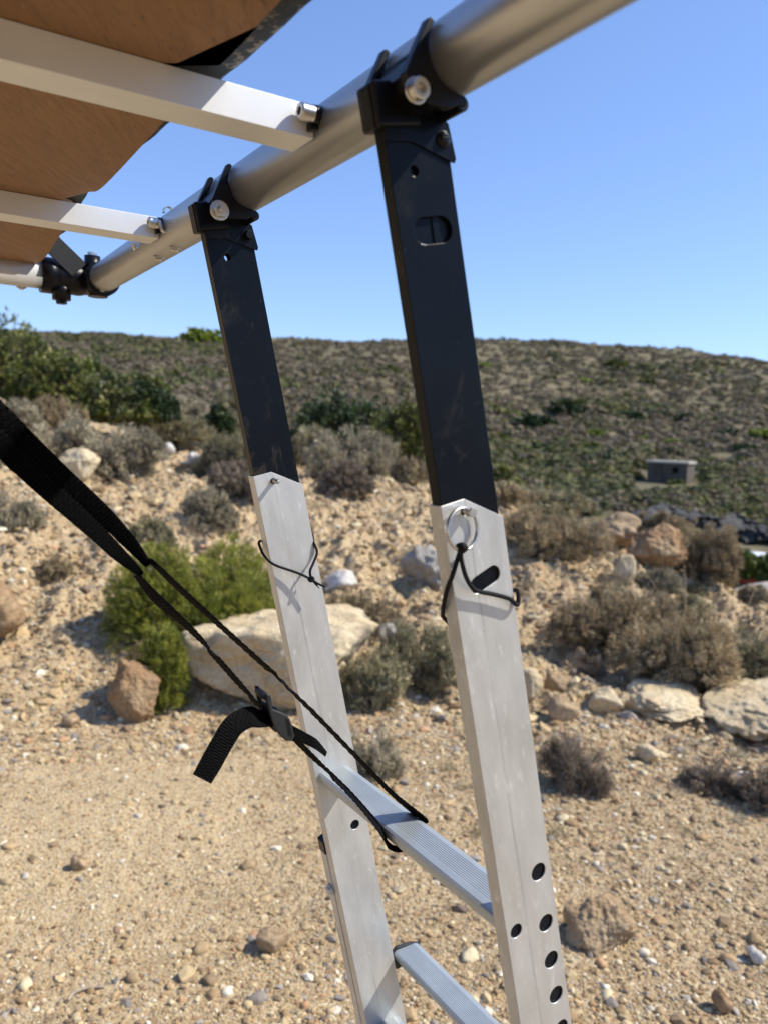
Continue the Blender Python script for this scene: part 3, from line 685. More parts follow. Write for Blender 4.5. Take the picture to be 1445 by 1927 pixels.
def shrub(name, kind, x0, x1, ytop, ybase, label, cat='bush', n=5200, seed=1, depth=.8, ln=None, wd=None, group=None, lump=.28, gap=0, lobes=None, stalks=0, up=0, at_r=None):
    """bush standing on the terrain; lobes = list of (dx, dy, dz, scale) as fractions of its size"""
    P, k = gpt((x0+x1)/2, ybase)
    if at_r:
        a, e = azel((x0+x1)/2, ybase); P = np.array([at_r*math.sin(a), at_r*math.cos(a), 0.]); P[2] = H + at_r*math.tan(e); k = at_r/math.hypot(*ray((x0+x1)/2, ybase)[:2])
    wdm = (x1-x0)/F*k; hm = (ybase-ytop)/F*k*(1 if kind in ('green', 'dark', 'bright') else .92); kd = dict(KINDS[kind])
    gr = 1+wdm*depth*.3/np.hypot(P[0], P[1]); wdm *= gr; hm *= gr; cols = kd.pop('cols')
    px = k/F
    lf = ln or (max(.035, 9*px) if not kd.get('leafy') else max(.028, 7*px)); wf = wd or (max(.0035, 1.5*px) if not kd.get('leafy') else lf*.5)
    parts = []
    rl = random.Random(seed*77)
    if lobes is not None and len(lobes) == 4:
        lobes = [(0, 0, 0, .78)] + [(rl.uniform(-.68, .68), rl.uniform(-.5, .5), rl.uniform(0, .34), rl.uniform(.34, .56)) for _ in range(6)]
    for i, (dx, dy, dz, s) in enumerate(lobes or [(0, 0, 0, .9), (-.45, .2, .05, .5), (.4, -.2, .12, .5)]):
        m = max(600, int(1.5*n*s**1.3/ (len(lobes)**.5 if lobes else 1)))
        rx, ry, rz = wdm/2*s, wdm/2*depth*s, hm*s*(1 if lobes else 1)*.93
        sh = (.35, 1.0)
        v, f, t = blades(m, rx, ry, rz, lf, wf, cols, seed*13+i, lump=lump, shell=sh, gap=gap, up=up, **kd)
        off = np.array([dx*wdm/2, dy*wdm/2*depth, dz*hm]); parts.append((v+off, f, t))
        c = core(rx, ry, rz, [x*.8 for x in KINDS['dead']['cols'][1]], seed*13+i); parts.append((c[0]+off, c[1], c[2]))
    if stalks:
        rg = np.random.default_rng(seed+7)
        for q in range(stalks):
            b = np.array([rg.uniform(-.4, .4)*wdm, rg.uniform(-.4, .2)*wdm*depth, hm*.2]); t_ = b + np.array([rg.normal(0, .25)*hm, rg.normal(0, .2)*hm, hm*rg.uniform(.8, 1.1)])
            pp = [b+(t_-b)*u + np.array([.12*hm*math.sin(u*2.4)*rg.uniform(.6, 1.2), 0, 0]) for u in np.linspace(0, 1, 6)]
            ww = 1.0*px; V = []; 
            for p_ in pp: V += [p_-np.array([ww/2, 0, 0]), p_+np.array([ww/2, 0, 0])]
            Fq = []
            for i in range(5): Fq += [(2*i, 2*i+1, 2*i+3), (2*i, 2*i+3, 2*i+2)]
            parts.append((np.array(V), np.array(Fq), np.tile([.34, .27, .16], (10, 1))))
    V, Fc, T = cat_parts(parts)
    if not stalks:
        x0_, x1_ = np.percentile(V[:, 0], [.7, 99.3]); z1_ = np.percentile(V[:, 2], 99.3)
    else:
        q_ = V[:-12*stalks]; x0_, x1_ = np.percentile(q_[:, 0], [.7, 99.3]); z1_ = np.percentile(q_[:, 2], 99.3)
    V = V*np.array([wdm/(x1_-x0_), wdm/(x1_-x0_), hm/z1_]); V[:, 0] -= (x0_+x1_)/2*wdm/(x1_-x0_)
    a = -math.atan2(P[0], P[1])
    back = P + np.array([P[0], P[1], 0])/np.hypot(P[0], P[1])*wdm*depth*.3
    o = link(name, mesh_np(name, V, Fc, MAT['leaf' if kd.get('leafy') or kind == 'bright' else 'twig'], T), None, (back[0], back[1], P[2]-.04*hm))
    o.rotation_euler = (0, 0, a); tag(o, label, cat, group)
    return o
LB = [(0, 0, 0, .9), (-.5, .1, 0, .62), (.48, -.1, 0, .66), (.1, -.4, 0, .6)]
LL = [(-.1, 0, .0, .85), (-.62, .1, 0, .55), (.5, .1, 0, .6), (.15, -.5, 0, .55)]
# dark evergreen bushes on the left crest
shrub('evergreen_bush', 'green', -140, 96, 590, 735, 'tall evergreen bush with twigs against the sky at the left edge', n=9000, seed=1, lobes=LB, lump=.35, gap=.35, at_r=15)
shrub('evergreen_bush', 'green', 20, 205, 668, 772, 'mid green evergreen bush below the tall one, with yellow green leaf tips', n=7000, seed=2, lobes=LL, lump=.35, at_r=14)
shrub('evergreen_bush', 'green', 130, 318, 700, 792, 'rounded evergreen bush above the grey shrubs, with a dark hollow below', n=7000, seed=3, lobes=LB, lump=.35, at_r=13)
shrub('evergreen_bush', 'dark', 240, 335, 722, 792, 'dark evergreen bush at the lower right end of the left row', n=4200, seed=4, lobes=LL, at_r=13)
shrub('evergreen_bush', 'dark', 535, 720, 744, 862, 'dark leafy bush right of the far black rail', n=7500, seed=5, lobes=LB, lump=.35, at_r=14)
shrub('evergreen_bush', 'green', 690, 812, 762, 884, 'green bush behind the near black rail, low on its left', n=5000, seed=6, lobes=LL, at_r=13.5)
shrub('evergreen_bush', 'green', 905, 985, 880, 945, 'small green bush right of the near black rail end', n=3200, seed=7, lobes=LL, at_r=12.5)
shrub('evergreen_bush', 'dark', 375, 440, 765, 820, 'small dark green bush left of the far black rail', n=3000, seed=8, at_r=14)
# grey cushions along the crest
G = 'grey cushion shrub '
shrub('cushion_shrub', 'grey', 55, 205, 778, 885, G+'beneath the evergreen bushes, left of three', n=7000, seed=11, lobes=LB)
shrub('cushion_shrub', 'grey', 155, 308, 800, 900, G+'in front of the white stone, greenish crown', n=7000, seed=12, lobes=LL)
shrub('cushion_shrub', 'olive', 258, 400, 776, 850, 'olive grey cushion shrub behind the white stones', n=6500, seed=13, lobes=LB)
shrub('cushion_shrub', 'olive', 372, 520, 790, 905, 'olive grey cushion shrub crossed by the far black rail', n=6500, seed=14, lobes=LB)
shrub('cushion_shrub', 'dead', 395, 520, 870, 955, 'dark brown grey shrub at the left side of the far silver rail top', n=6500, seed=15, lobes=LL)
shrub('cushion_shrub', 'grey', 575, 745, 802, 905, G+'right of the far rail below the dark leafy bush', n=7500, seed=16, lobes=LB)
shrub('cushion_shrub', 'dead', 600, 700, 868, 932, 'dark twiggy shrub below the grey cushion between the rails', n=4500, seed=17)
shrub('cushion_shrub', 'grey', -40, 75, 930, 1005, 'dry grey shrub at the left edge on the rubble', n=5000, seed=18, lobes=LL)
shrub('cushion_shrub', 'grey', 340, 446, 922, 1000, 'small round grey shrub standing alone on the rubble left of the far rail', n=5200, seed=19)
shrub('cushion_shrub', 'olive', 236, 325, 975, 1032, 'low grey green tuft on the rubble beside the strap', n=3600, seed=20)
shrub('cushion_shrub', 'brown', 70, 135, 1046, 1092, 'small brown tuft on the left of the rubble bank', n=2600, seed=21)
shrub('cushion_shrub', 'grey', -60, 40, 800, 880, 'pale grey twiggy shrub at the left edge above the strap', n=5000, seed=22)
for i, (a, b_, yt, yb, kd, lab) in enumerate([(250, 345, 742, 812, 'brown', 'brown grey shrub below the right end of the evergreen row'), (300, 400, 745, 800, 'grey', 'pale grey shrub higher on the slope left of the far black rail'), (395, 470, 730, 800, 'olive', 'olive shrub touching the far black rail, high on the slope'),
        (0, 75, 752, 815, 'grey', 'pale grey twiggy shrub under the tall evergreen at the left edge'), (70, 160, 745, 815, 'brown', 'brown shrub just under the evergreen row at left'), (700, 790, 790, 870, 'grey', 'grey shrub touching the near black rail'), (540, 620, 800, 880, 'olive', 'olive shrub touching the right side of the far black rail'),
        (735, 800, 862, 915, 'brown', 'low brown shrub at the crest left of the near rail'), (850, 1000, 905, 950, 'brown', 'low brown shrub behind the near rail top'), (1010, 1120, 930, 975, 'olive', 'olive shrub on the slope edge above the tan outcrop')]):
    shrub('cushion_shrub', kd, a, b_, yt, yb, lab, n=5000, seed=120+i, lobes=LB)
# bright bush beside the boulder
shrub('broom_bush', 'bright', 215, 530, 1046, 1262, 'bright green fine leaved bush behind the cream boulder', n=60000, seed=30, ln=.034, wd=.0034, lump=.13, lobes=[(.05, .1, 0, .97), (-.5, 0, 0, .60), (.52, 0, .0, .62), (.1, -.3, .25, .6)], depth=.7)
shrub('broom_bush', 'bright', 246, 352, 1186, 1346, 'smaller bright green bush hanging over the shaded upright rock', n=20000, seed=31, ln=.034, wd=.0030, lump=.16, depth=.8, lobes=[(0, 0, .1, .85), (.2, -.2, .3, .6), (-.3, 0, 0, .6)])
# centre and right
shrub('cushion_shrub', 'brown', 612, 752, 1128, 1212, 'brown twiggy shrub just right of the far silver rail', n=6000, seed=32, lobes=LB)
shrub('cushion_shrub', 'olive', 640, 760, 1228, 1342, 'olive cushion shrub in front of the boulder end, lower of two', n=8000, seed=33, lobes=LB)
shrub('cushion_shrub', 'olive', 715, 860, 1172, 1312, 'olive cushion shrub left of the near silver rail, taller of two', n=9000, seed=34, lobes=LL)
shrub('cushion_shrub', 'olive', 935, 1095, 922, 990, 'olive brown cushion shrub behind the top of the near silver rail', n=6500, seed=35, lobes=LB)
shrub('cushion_shrub', 'brown', 945, 1140, 960, 1062, 'wide brown grey shrub right of the near silver rail top', n=9000, seed=36, lobes=LL)
shrub('cushion_shrub', 'brown', 1105, 1195, 1092, 1165, 'brown shrub with straw stalks below the oval stone', n=5200, seed=37, stalks=2)
shrub('cushion_shrub', 'grey', 1190, 1280, 1072, 1118, G+'in front of the ochre boulder', n=4500, seed=38, stalks=1)
shrub('cushion_shrub', 'brown', 1245, 1380, 985, 1112, 'brown grey shrub on the slope edge right of the ochre boulder', n=8500, seed=39, lobes=LL, stalks=1)
shrub('cushion_shrub', 'brown', 1195, 1300, 960, 1022, 'straw brown shrub behind the ochre boulder', n=5000, seed=40, lobes=LL)
shrub('cushion_shrub', 'olive', 1255, 1340, 1122, 1182, 'small grey green shrub above the long brown shrub', n=4200, seed=41)
shrub('long_shrub', 'brown', 1036, 1270, 1118, 1240, 'left part of the long brown shrub on the stony slope', 'shrub', n=11000, seed=42, lobes=LL, stalks=3)
shrub('long_shrub', 'brown', 1150, 1375, 1150, 1296, 'middle part of the long shrub, rust brown underneath', 'shrub', n=11000, seed=43, lobes=LB, stalks=3)
shrub('long_shrub', 'olive', 1290, 1500, 1192, 1316, 'grey green right end of the long shrub at the frame edge', 'shrub', n=9000, seed=44, lobes=LL)
shrub('green_sprig', 'green', 1278, 1318, 1178, 1216, 'small fresh green sprig growing out of the long brown shrub', 'plant', n=500, seed=45, at_r=5.6)
shrub('dead_shrub', 'dead', 1012, 1146, 1388, 1502, 'dark dead twiggy shrub right of the near silver rail', 'shrub', n=5000, seed=46, lump=.45, up=.5, wd=.0032, ln=.09, gap=.15, lobes=LL)
shrub('dead_shrub', 'dead', 1280, 1400, 1440, 1500, 'low dead twig mat at right on the gravel, left of two', 'shrub', n=2200, seed=47, lump=.4, gap=.25)
shrub('dead_shrub', 'dead', 1385, 1500, 1445, 1530, 'low dead twig mat cut by the right edge', 'shrub', n=2200, seed=48, lump=.4, gap=.25)
shrub('dead_shrub', 'dead', 1085, 1135, 1235, 1275, 'small dark dead tuft below the long brown shrub', 'shrub', n=2500, seed=49, lump=.4)
shrub('cushion_shrub', 'olive', 1290, 1330, 1098, 1120, 'tiny olive tuft on the slope edge', n=1500, seed=50)
shrub('cushion_shrub', 'grey', 1390, 1445, 1100, 1130, 'small grey tuft beside the gravel track', n=2200, seed=51)
shrub('dead_shrub', 'grey', 640, 760, 1385, 1470, 'pale dry grass tuft behind the upper rung', 'shrub', n=1600, seed=52, lump=.4, gap=.1)
# roadside green bushes near the cliff foot
for i, (a, b, yt, yb) in enumerate([(1335, 1400, 1030, 1072), (1372, 1440, 1037, 1088), (1418, 1500, 1040, 1090)]):
    shrub('roadside_bush', 'fresh', a, b, yt, yb, ['leftmost green bush beside the gravel track', 'middle green bush beside the gravel track', 'green bush beside the gravel track at the right edge'][i], n=3600, seed=60+i, at_r=31)

def tufts():
    rg = random.Random(17); prot = []
    for i in range(5):
        kd = dict(KINDS[['brown', 'grey', 'olive', 'brown', 'dead'][i]]); cols = kd.pop('cols'); kd['radial'] = .55
        V, Fc, T = blades(420, 1, 1, .9, .55, .028, cols, 700+i, lump=.5, shell=(.2, 1), up=.6, gap=.1, **kd)
        prot.append(mesh_np('dry_tuft', V, Fc, MAT['twig'], T))
    names = ['brown', 'grey', 'olive', 'brown', 'dark']
    for q in range(170):
        az = math.radians(rg.uniform(-29, 30)); r = 4.0 + 6.2*rg.random(); 
        if q % 5 == 0: az = math.radians(rg.uniform(2, 30)); r = rg.uniform(2.9, 4.6)
        x, y = r*math.sin(az), r*math.cos(az); z = float(height(np.array([x]), np.array([y]))[0]); k = rg.randrange(5)
        s = rg.uniform(.035, .10)*(1 if r > 4.5 else .7)
        o = link('dry_tuft', prot[k], None, (x, y, z-.01)); o.scale = (s, s, s*rg.uniform(.7, 1.3)); o.rotation_euler = (0, 0, rg.uniform(0, 6.28))
        tag(o, 'small dry %s tuft rooted between stones of the slope' % names[k], 'tuft', 'small dry %s tufts on the slope' % names[k])
tufts()
def straw():
    rg = np.random.default_rng(61); N = 26000
    az = np.radians(rg.uniform(-34, 36, N)); r = 2.2*(9.5/2.2)**rg.random(N); x, y = r*np.sin(az), r*np.cos(az)
    m = fbm(x*1.1+8, y*1.1, 0, 3, 71) + .5*np.exp(-(((x-.9)/1.6)**2+((y-3.9)/1.1)**2)) - .10
    k = rg.random(N) < np.clip(m*1.5, 0, 1); x, y, r = x[k], y[k], r[k]; n = len(x); z = height(x, y)+.004
    o = rg.normal(size=(n, 3)); o[:, 2] = np.abs(o[:, 2])*.45; o /= np.linalg.norm(o, axis=1)[:, None]; sd = np.cross(o, rg.normal(size=(n, 3))); sd /= np.linalg.norm(sd, axis=1)[:, None]
    ln = rg.uniform(.02, .07, n)[:, None]; w_ = rg.uniform(.0006, .0014, n)[:, None]*(1+r[:, None]*.15)
    P = np.stack([x, y, z], 1); V = np.stack([P-sd*w_, P+sd*w_, P+o*ln], 1).reshape(-1, 3)
    pal = np.array([(.36, .24, .13), (.26, .17, .10), (.46, .36, .22), (.16, .11, .08)]); T = pal[rg.integers(0, 4, n)]*rg.uniform(.7, 1.2, (n, 1))
    o_ = link('dry_grass', mesh_np('dry_grass', V, np.arange(n*3).reshape(-1, 3), MAT['twig'], T)); tag(o_, 'fine dry grass and straw litter between the pebbles', 'dry grass', kind='stuff')
straw()

# ------------------------------------------------------------------ far hillside
def hillside():
    rg = np.random.default_rng(99); N = 42000
    az = np.radians(rg.uniform(-36, 34, N)); r = 22*(250/22)**(rg.random(N)**.62)
    x, y = r*np.sin(az), r*np.cos(az)
    g = 1.5*fbm(x*.045, y*.03, 0, 4, 41) - .10 + .60*np.exp(-((np.degrees(az)-14)/13)**2)*np.exp(-((r-85)/45)**2) - .12
    keep = rg.random(N) < np.clip(.80+g, .5, 1)
    ha = azel(1253, 905)[0]; keep &= ~((np.abs(az-ha) < .045) & (r > 60) & (r < 80)); keep &= ~((az > math.radians(7)) & (r < 47)); keep &= r > 24; x, y, r, g, az = x[keep], y[keep], r[keep], g[keep], az[keep]; n = len(x)
    z = height(x, y); s = rg.uniform(.28, .66, n)*(1+.35*(g > .15))*np.clip(r/60, .8, 1.5)
    brown = np.array([(.155, .122, .070), (.19, .148, .088), (.225, .178, .115), (.135, .112, .060), (.19, .160, .108), (.26, .208, .145)])
    green = np.array([(.090, .100, .030), (.110, .118, .034), (.14, .14, .045), (.075, .085, .030), (.18, .17, .055), (.13, .125, .06)])
    isg = rg.random(n) < np.clip(.27 + g*1.2, .06, .80)
    base = np.where(isg[:, None], green[rg.integers(0, 6, n)], brown[rg.integers(0, 6, n)])
    K = 24
    d = rg.normal(size=(n, K, 3)); d[..., 2] = np.abs(d[..., 2]); d /= np.linalg.norm(d, axis=2)[..., None]
    c = d*(s[:, None, None])*rg.uniform(.75, 1.1, (n, K, 1))*np.array([1, 1, .72]); c += np.stack([x, y, z-.05], -1)[:, None]
    nn = d+rg.normal(0, .32, (n, K, 3)); nn /= np.linalg.norm(nn, axis=2)[..., None]
    u = np.cross(nn, rg.normal(size=(n, K, 3))); u /= np.linalg.norm(u, axis=2)[..., None]; v = np.cross(nn, u)
    q = s[:, None, None]*rg.uniform(.22, .46, (n, K, 1))
    V = np.stack([c+u*q, c-u*q*.5+v*q*.85, c-u*q*.5-v*q*.85], 2).reshape(-1, 3)
    Fc = np.arange(n*K*3).reshape(-1, 3); T = np.repeat(base*.80, K, 0)*rg.uniform(.82, 1.2, (n*K, 1))
    o = link('hillside_scrub', mesh_np('hillside_scrub', V, Fc, MAT['twig'], T))
    tag(o, 'low brown and green scrub covering the far hillside', 'scrub', kind='stuff')
hillside()
def far_bushes():
    rg = np.random.default_rng(5)
    pro = {}
    for kd, cl in (('lime', 'lime'), ('green', 'green'), ('dark', 'dark')):
        k_ = dict(KINDS[cl]); cols = k_.pop('cols')
        pro[kd] = [mesh_np('hill_bush', *[a for a in blades(420, 1, 1, .62, .30, .2, cols, 300+i, lump=.3, shell=(.4, 1), **k_)][:2], MAT['leaf'], None) for i in range(3)]
        pro[kd] = []
        for i in range(3):
            V, Fc, T = blades(520, 1, 1, .62, .30, .2, cols, 300+i, lump=.3, shell=(.4, 1), **k_)
            pro[kd].append(mesh_np('hill_bush', V, Fc, MAT['leaf'], T))
    spots = [('lime', 1120, 820, 46), ('lime', 1265, 838, 46), ('lime', 770, 775, 44), ('lime', 380, 642, 90), ('lime', 1210, 828, 30), ('lime', 905, 690, 36), ('lime', 800, 640, 20),
             ('lime', 1430, 822, 56), ('lime', 960, 780, 40), ('lime', 1345, 700, 26), ('lime', 1100, 720, 36), ('green', 1155, 690, 54), ('green', 735, 700, 46), ('green', 1215, 722, 40),
             ('dark', 1000, 800, 90), ('dark', 1060, 775, 80), ('dark', 1400, 850, 60), ('dark', 1130, 870, 70), ('green', 1190, 900, 50), ('green', 1330, 875, 50), ('dark', 1370, 820, 60), ('dark', 1045, 880, 60),
             ('green', 1110, 845, 50), ('dark', 1010, 850, 70), ('green', 940, 830, 60), ('dark', 1186, 790, 60), ('green', 1090, 760, 40), ('dark', 1290, 790, 50), ('green', 1270, 912, 40), ('green', 975, 870, 50), ('dark', 1180, 925, 46), ('green', 1120, 920, 50)]
    names = {'lime': 'yellow green bush standing out on the far hillside', 'green': 'mid green bush on the far hillside scrub', 'dark': 'dark green bush on the far hillside scrub'}
    ordn = 'first second third fourth fifth sixth seventh eighth ninth tenth eleventh twelfth'.split()
    for i, (kd, x, yb, wpx) in enumerate(spots):
        rank = sorted([q[1] for q in spots if q[0] == kd]).index(x)
        P, k = gpt(x, yb, 24); s = wpx/2/F*k
        o = link('hill_bush', pro[kd][i % 3], None, (P[0], P[1], P[2]-.1*s)); o.scale = (s, s, s); o.rotation_euler = (0, 0, rg.uniform(0, 6.28))
        tag(o, names[kd].replace(' bush', ' bush, %s from the left of its colour,' % ordn[rank]), 'bush', 'scattered %s bushes on the hillside' % {'lime': 'yellow green', 'green': 'mid green', 'dark': 'dark green'}[kd])
far_bushes()

# dark cliff band below the hut
def cliff():
    rg = np.random.default_rng(3)
    xs = np.linspace(1165, 1600, 150); rows = 46; V = []
    for ix, x in enumerate(xs):
        a = azel(x, 1000)[0]
        top = np.interp(x, [1165, 1200, 1250, 1330, 1400, 1445, 1600], [968, 960, 955, 962, 978, 994, 1010]); bot = np.interp(x, [1165, 1200, 1260, 1340, 1445, 1600], [985, 1005, 1030, 1050, 1056, 1060])
        for iy in range(rows):
            t = iy/(rows-1)
            zz = H + 44*math.tan(azel(x, top+(bot-top)*t)[1])
            rr = 44.5 - 1.0*math.sin(t*math.pi)*0 + (1.5*t if t < .5 else 1.5*t+.6) - .9
            if t < .25: rr += (.25-t)*5
            V.append((rr, a, zz))
    V = np.array(V); r, a, z = V.T
    X, Y = r*np.sin(a), r*np.cos(a)
    dn = fbm(X*.6, Y*.6, z*.9, 4, 5)*1.8 + np.abs(fbm(X*1.6, Y*1.6, z*1.2, 4, 8))*-1.3
    r2 = r + dn; P = np.stack([r2*np.sin(a), r2*np.cos(a), z+dn*.25], 1)
    i = np.arange(len(xs)-1)[:, None]; j = np.arange(rows-1)[None]
    Fc = np.stack([i*rows+j, i*rows+j+1, (i+1)*rows+j+1, (i+1)*rows+j], -1).reshape(-1, 4)
    o = link('cliff', mesh_np('cliff', P, Fc, MAT['cliff'], None, False)); tag(o, kind='structure')
cliff()

def hut():
    m = NM('weathered_concrete'); m.set(Roughness=.9); m.l(m.ramp(m.noise(1.3, 7, .7, stretch=(1, 1, .6)), [(.3, (.060, .050, .036)), (.7, (.12, .10, .075))]), m.b.inputs['Base Color']); m.bump(m.noise(8, 5), .03)
    m2 = NM('pale_concrete_roof'); m2.set(Roughness=.9); m2.l(m2.ramp(m2.noise(2, 6, .7), [(.3, (.34, .31, .26)), (.7, (.46, .42, .36))]), m2.b.inputs['Base Color'])
    r = 72.; a = azel(1253, 905)[0]; base = np.array([r*math.sin(a), r*math.cos(a), H+r*math.tan(azel(1253, 906)[1])])
    s = r/F; wd = 69*s; ht = 36*s; dp = wd*.7; c, sn = math.cos(-a-.28), math.sin(-a-.28)
    ux = np.array([c, sn, 0]); uy = np.array([-sn, c, 0]); uz = np.array([0, 0, 1.])
    root = empty('hut', tuple(base)); tag(root, 'small flat roofed grey concrete hut on the far hillside', 'hut')
    b = MB(); b.box(base-ux*wd/2-uz*.5, ux*wd, uy*dp, uz*(ht-.20+.5)); wo_ = b.build('wall', m.m, root)
    cut = MB(); cut.box(base+ux*wd*.12+uz*ht*.42-uy*.3, ux*.55, uy*1.2, uz*.5); cut2 = MB(); cut2.box(base-ux*wd*.40+uz*.1-uy*.3, ux*.8, uy*1.0, uz*ht*.68) 
    carve(wo_, [cut])
    b = MB(); b.box(base-ux*(wd/2+.12)-uy*.12+uz*(ht-.198), ux*(wd+.24), uy*(dp+.24), uz*.20); b.build('roof', m2.m, root, bevel=.03)
    b = MB(); b.box(base-ux*wd*.24-uy*.1-uz*.5, ux*.32, uy*.105, uz*(ht+.2)); b.build('pier', m.m, root)
hut()

def far_car():
    """a parked car beside the cliff, mostly hidden by the roadside bushes"""
    a = azel(1412, 1040)[0]; r = 35.0; base = np.array([r*math.sin(a), r*math.cos(a), H+r*math.tan(azel(1412, 1106)[1])]); c, s = math.cos(-a), math.sin(-a)
    ux = np.array([c, s, 0]); uy = np.array([-s, c, 0]); uz = np.array([0, 0, 1.])
    red = metal_mat('red_paint', (.45, .05, .03), 0, .3); white = metal_mat('white_paint', (.75, .75, .74), 0, .35); dk = metal_mat('tinted_glass', (.02, .025, .03), 0, .1)
    root = empty('parked_car', tuple(base)); tag(root, 'red car with white roof, mostly hidden behind the roadside bushes', 'car')
    L2 = [(-1.0, .25), (-1.05, .75), (-.85, .92), (-.5, 1.0), (.95, 1.0), (1.05, .8), (1.05, .25)]
    b = MB(); b.prism([base+ux*x-uy*.7+uz*z for x, z in L2], uy*1.4); b.build('body', red, root, bevel=.06)
    L3 = [(-.48, 1.0), (-.22, 1.36), (.8, 1.36), (.93, 1.0)]
    b = MB(); b.prism([base+ux*x-uy*.6+uz*z for x, z in L3], uy*1.2); b.build('window', dk, root, bevel=.03)
    b = MB(); b.box(base-ux*.26-uy*.62+uz*1.362, ux*1.1, uy*1.24, uz*.06); b.build('roof', white, root, bevel=.02)
    for x in (-.65, .65):
        for y in (-.72, .54):
            b = MB(); b.cyl(base+ux*x+uy*y+uz*.28, uy, .28, .18, 20); b.build('wheel', MAT['rubber'], root)
far_car()

# fallen stick on the gravel
P, k = gpt(165, 1872); pts = [gpt(px, py)[0]+np.array([0, 0, .008]) for px, py in ((128, 1892), (138, 1876), (160, 1868), (198, 1862))]
b = MB(); b.tube(spline(pts, 5), [.0045]*16, 8); m = NM('dry_stick'); m.set(Roughness=.8); m.l(m.ramp(m.noise(60, 4), [(.3, (.22, .17, .12)), (.7, (.42, .34, .25))]), m.b.inputs['Base Color'])
o = b.build('stick', m.m, None, tuple(pts[0])); tag(o, 'short bent dry stick on the gravel in the lower left', 'stick')

# ------------------------------------------------------------------ roof tent frame
CT = np.array([.3434, .2628]); RT = .0254                     # edge tube: centre (O, U) and radius
tent = empty('roof_tent', tuple(W(0, .8, .249)))
tag(tent, 'underside of a roof tent with plywood floor, aluminium beams and edge tubes', 'roof tent')
b = MB(); b.cyl(W(CT[0], -1.1, CT[1]), L_, RT, 2.61, 72); b.build('edge_tube', MAT['alu_tube'], tent)
# beams
UB, UT = .2490, .2765
BEAMS = [-.05+.18-.09-.0, .6292, 1.0773]
BEAMS = [.6292-.448, .6292, 1.0773]
for lb in (.6292, 1.0773):
    b = MB(); b.box(W(-1.6, lb, UB), O_*(1.6+.3185), L_*.0395, U_*(UT-UB)); b.build('crossbeam', MAT['alu_beam'], tent, bevel=.0007)
# front tube and corner joint
e2 = on_u((90, 518), CT[1]) - CAMP; o2, l2 = e2 @ O_, e2 @ L_
b = MB(); b.cyl(W(o2+.02, l2, CT[1]), -O_, RT*.98, 1.4, 56); b.build('front_tube', MAT['alu_tube2'], tent)
b = MB(); end = W(CT[0], 1.515, CT[1])
jn = spline([W(o2+.0, l2, CT[1]), W(o2+.05, l2+.002, CT[1]), W(CT[0]-.045, 1.575, CT[1]), W(CT[0]-.008, 1.545, CT[1]), W(CT[0], 1.50, CT[1])], 6)
b.tube(jn, [.0305]*3+[.0295]*5+[.0255]*(len(jn)-14)+[.0285]*6, 28)
b.cyl(W(o2-.012, l2, CT[1]), O_, .0315, .03, 36); b.cyl(W(CT[0], 1.492, CT[1]-.004), L_, .0285, .03, 36)
b.cyl(W(o2+.022, l2-.008, CT[1]-.042), U_, .016, .03, 20); b.cyl(W(o2+.022, l2-.008, CT[1]-.049), U_, .0095, .012, 6, sm=False)
b.cyl(W(CT[0]-.012, 1.53, CT[1]+.005), U_, .014, .036, 20)
b.cyl(W(CT[0]-.006, 1.515, CT[1]-.033), U_, .017, .03, 20)
b.build('corner_joint', MAT['plastic'], tent)
b = MB(); b.cyl(W(CT[0]-.012, 1.53, CT[1]+.041), U_, .0085, .007, 6, sm=False); b.build('bolt', MAT['steel'], tent, bevel=.001)
# band from the joint up to the tent edge
def ribbon_pts(mb, path, widths, thick, n_sub=1):
    """path: centre points; widths: half width vectors; closed thin strip"""
    V = []
    m = len(path)
    for i in range(m):
        t = path[min(i+1, m-1)]-path[max(i-1, 0)]; t = t/np.linalg.norm(t); nrm = np.cross(t, widths[i]); nrm /= np.linalg.norm(nrm)
        V += [path[i]-widths[i]-nrm*thick, path[i]+widths[i]-nrm*thick, path[i]+widths[i]+nrm*thick, path[i]-widths[i]+nrm*thick]
    Fs = [(0, 1, 2, 3), (4*m-1, 4*m-2, 4*m-3, 4*m-4)]
    for i in range(m-1):
        for k in range(4): k2 = (k+1) % 4; Fs.append((4*i+k, 4*i+k2, 4*i+4+k2, 4*i+4+k))
    mb.add(V, Fs, False)
b = MB(); pa = [on_l(q, 1.52) for q in ((84, 440), (100, 460), (125, 484), (150, 508))]; ribbon_pts(b, [np.array(p) for p in pa], [L_*.004+O_*.013+U_*.013]*4, .0012); b.build('tie_band', MAT['hole'], tent)
# plywood floor: outline follows the straight outer edge with chamfers at the beams
ed = [(.2255, -1.10), (.2255, .47), (.2262, .54), (.2200, .566), (.2085, .60), (.1972, .6287), (.1985, .655), (.2235, .690), (.2252, .76), (.2262, .985), (.2170, 1.02), (.2020, 1.06), (.1984, 1.0737), (.2000, 1.10), (.2270, 1.14), (.2293, 1.25), (.2395, 1.44), (.2372, 1.52), (.2150, 1.58), (.1909, 1.638), (.14, 1.66), (-1.5, 1.67)]
b = MB(); ed = [tuple(q[:2]) for q in spline([np.array([*p, 0]) for p in ed], 5)]; sh = [W(o, l, UT+.0004) for o, l in ed] + [W(-1.5, -1.10, UT+.0004)]; b.prism(sh, U_*.012); b.build('floor_board', MAT['ply'], tent, bevel=.0015)
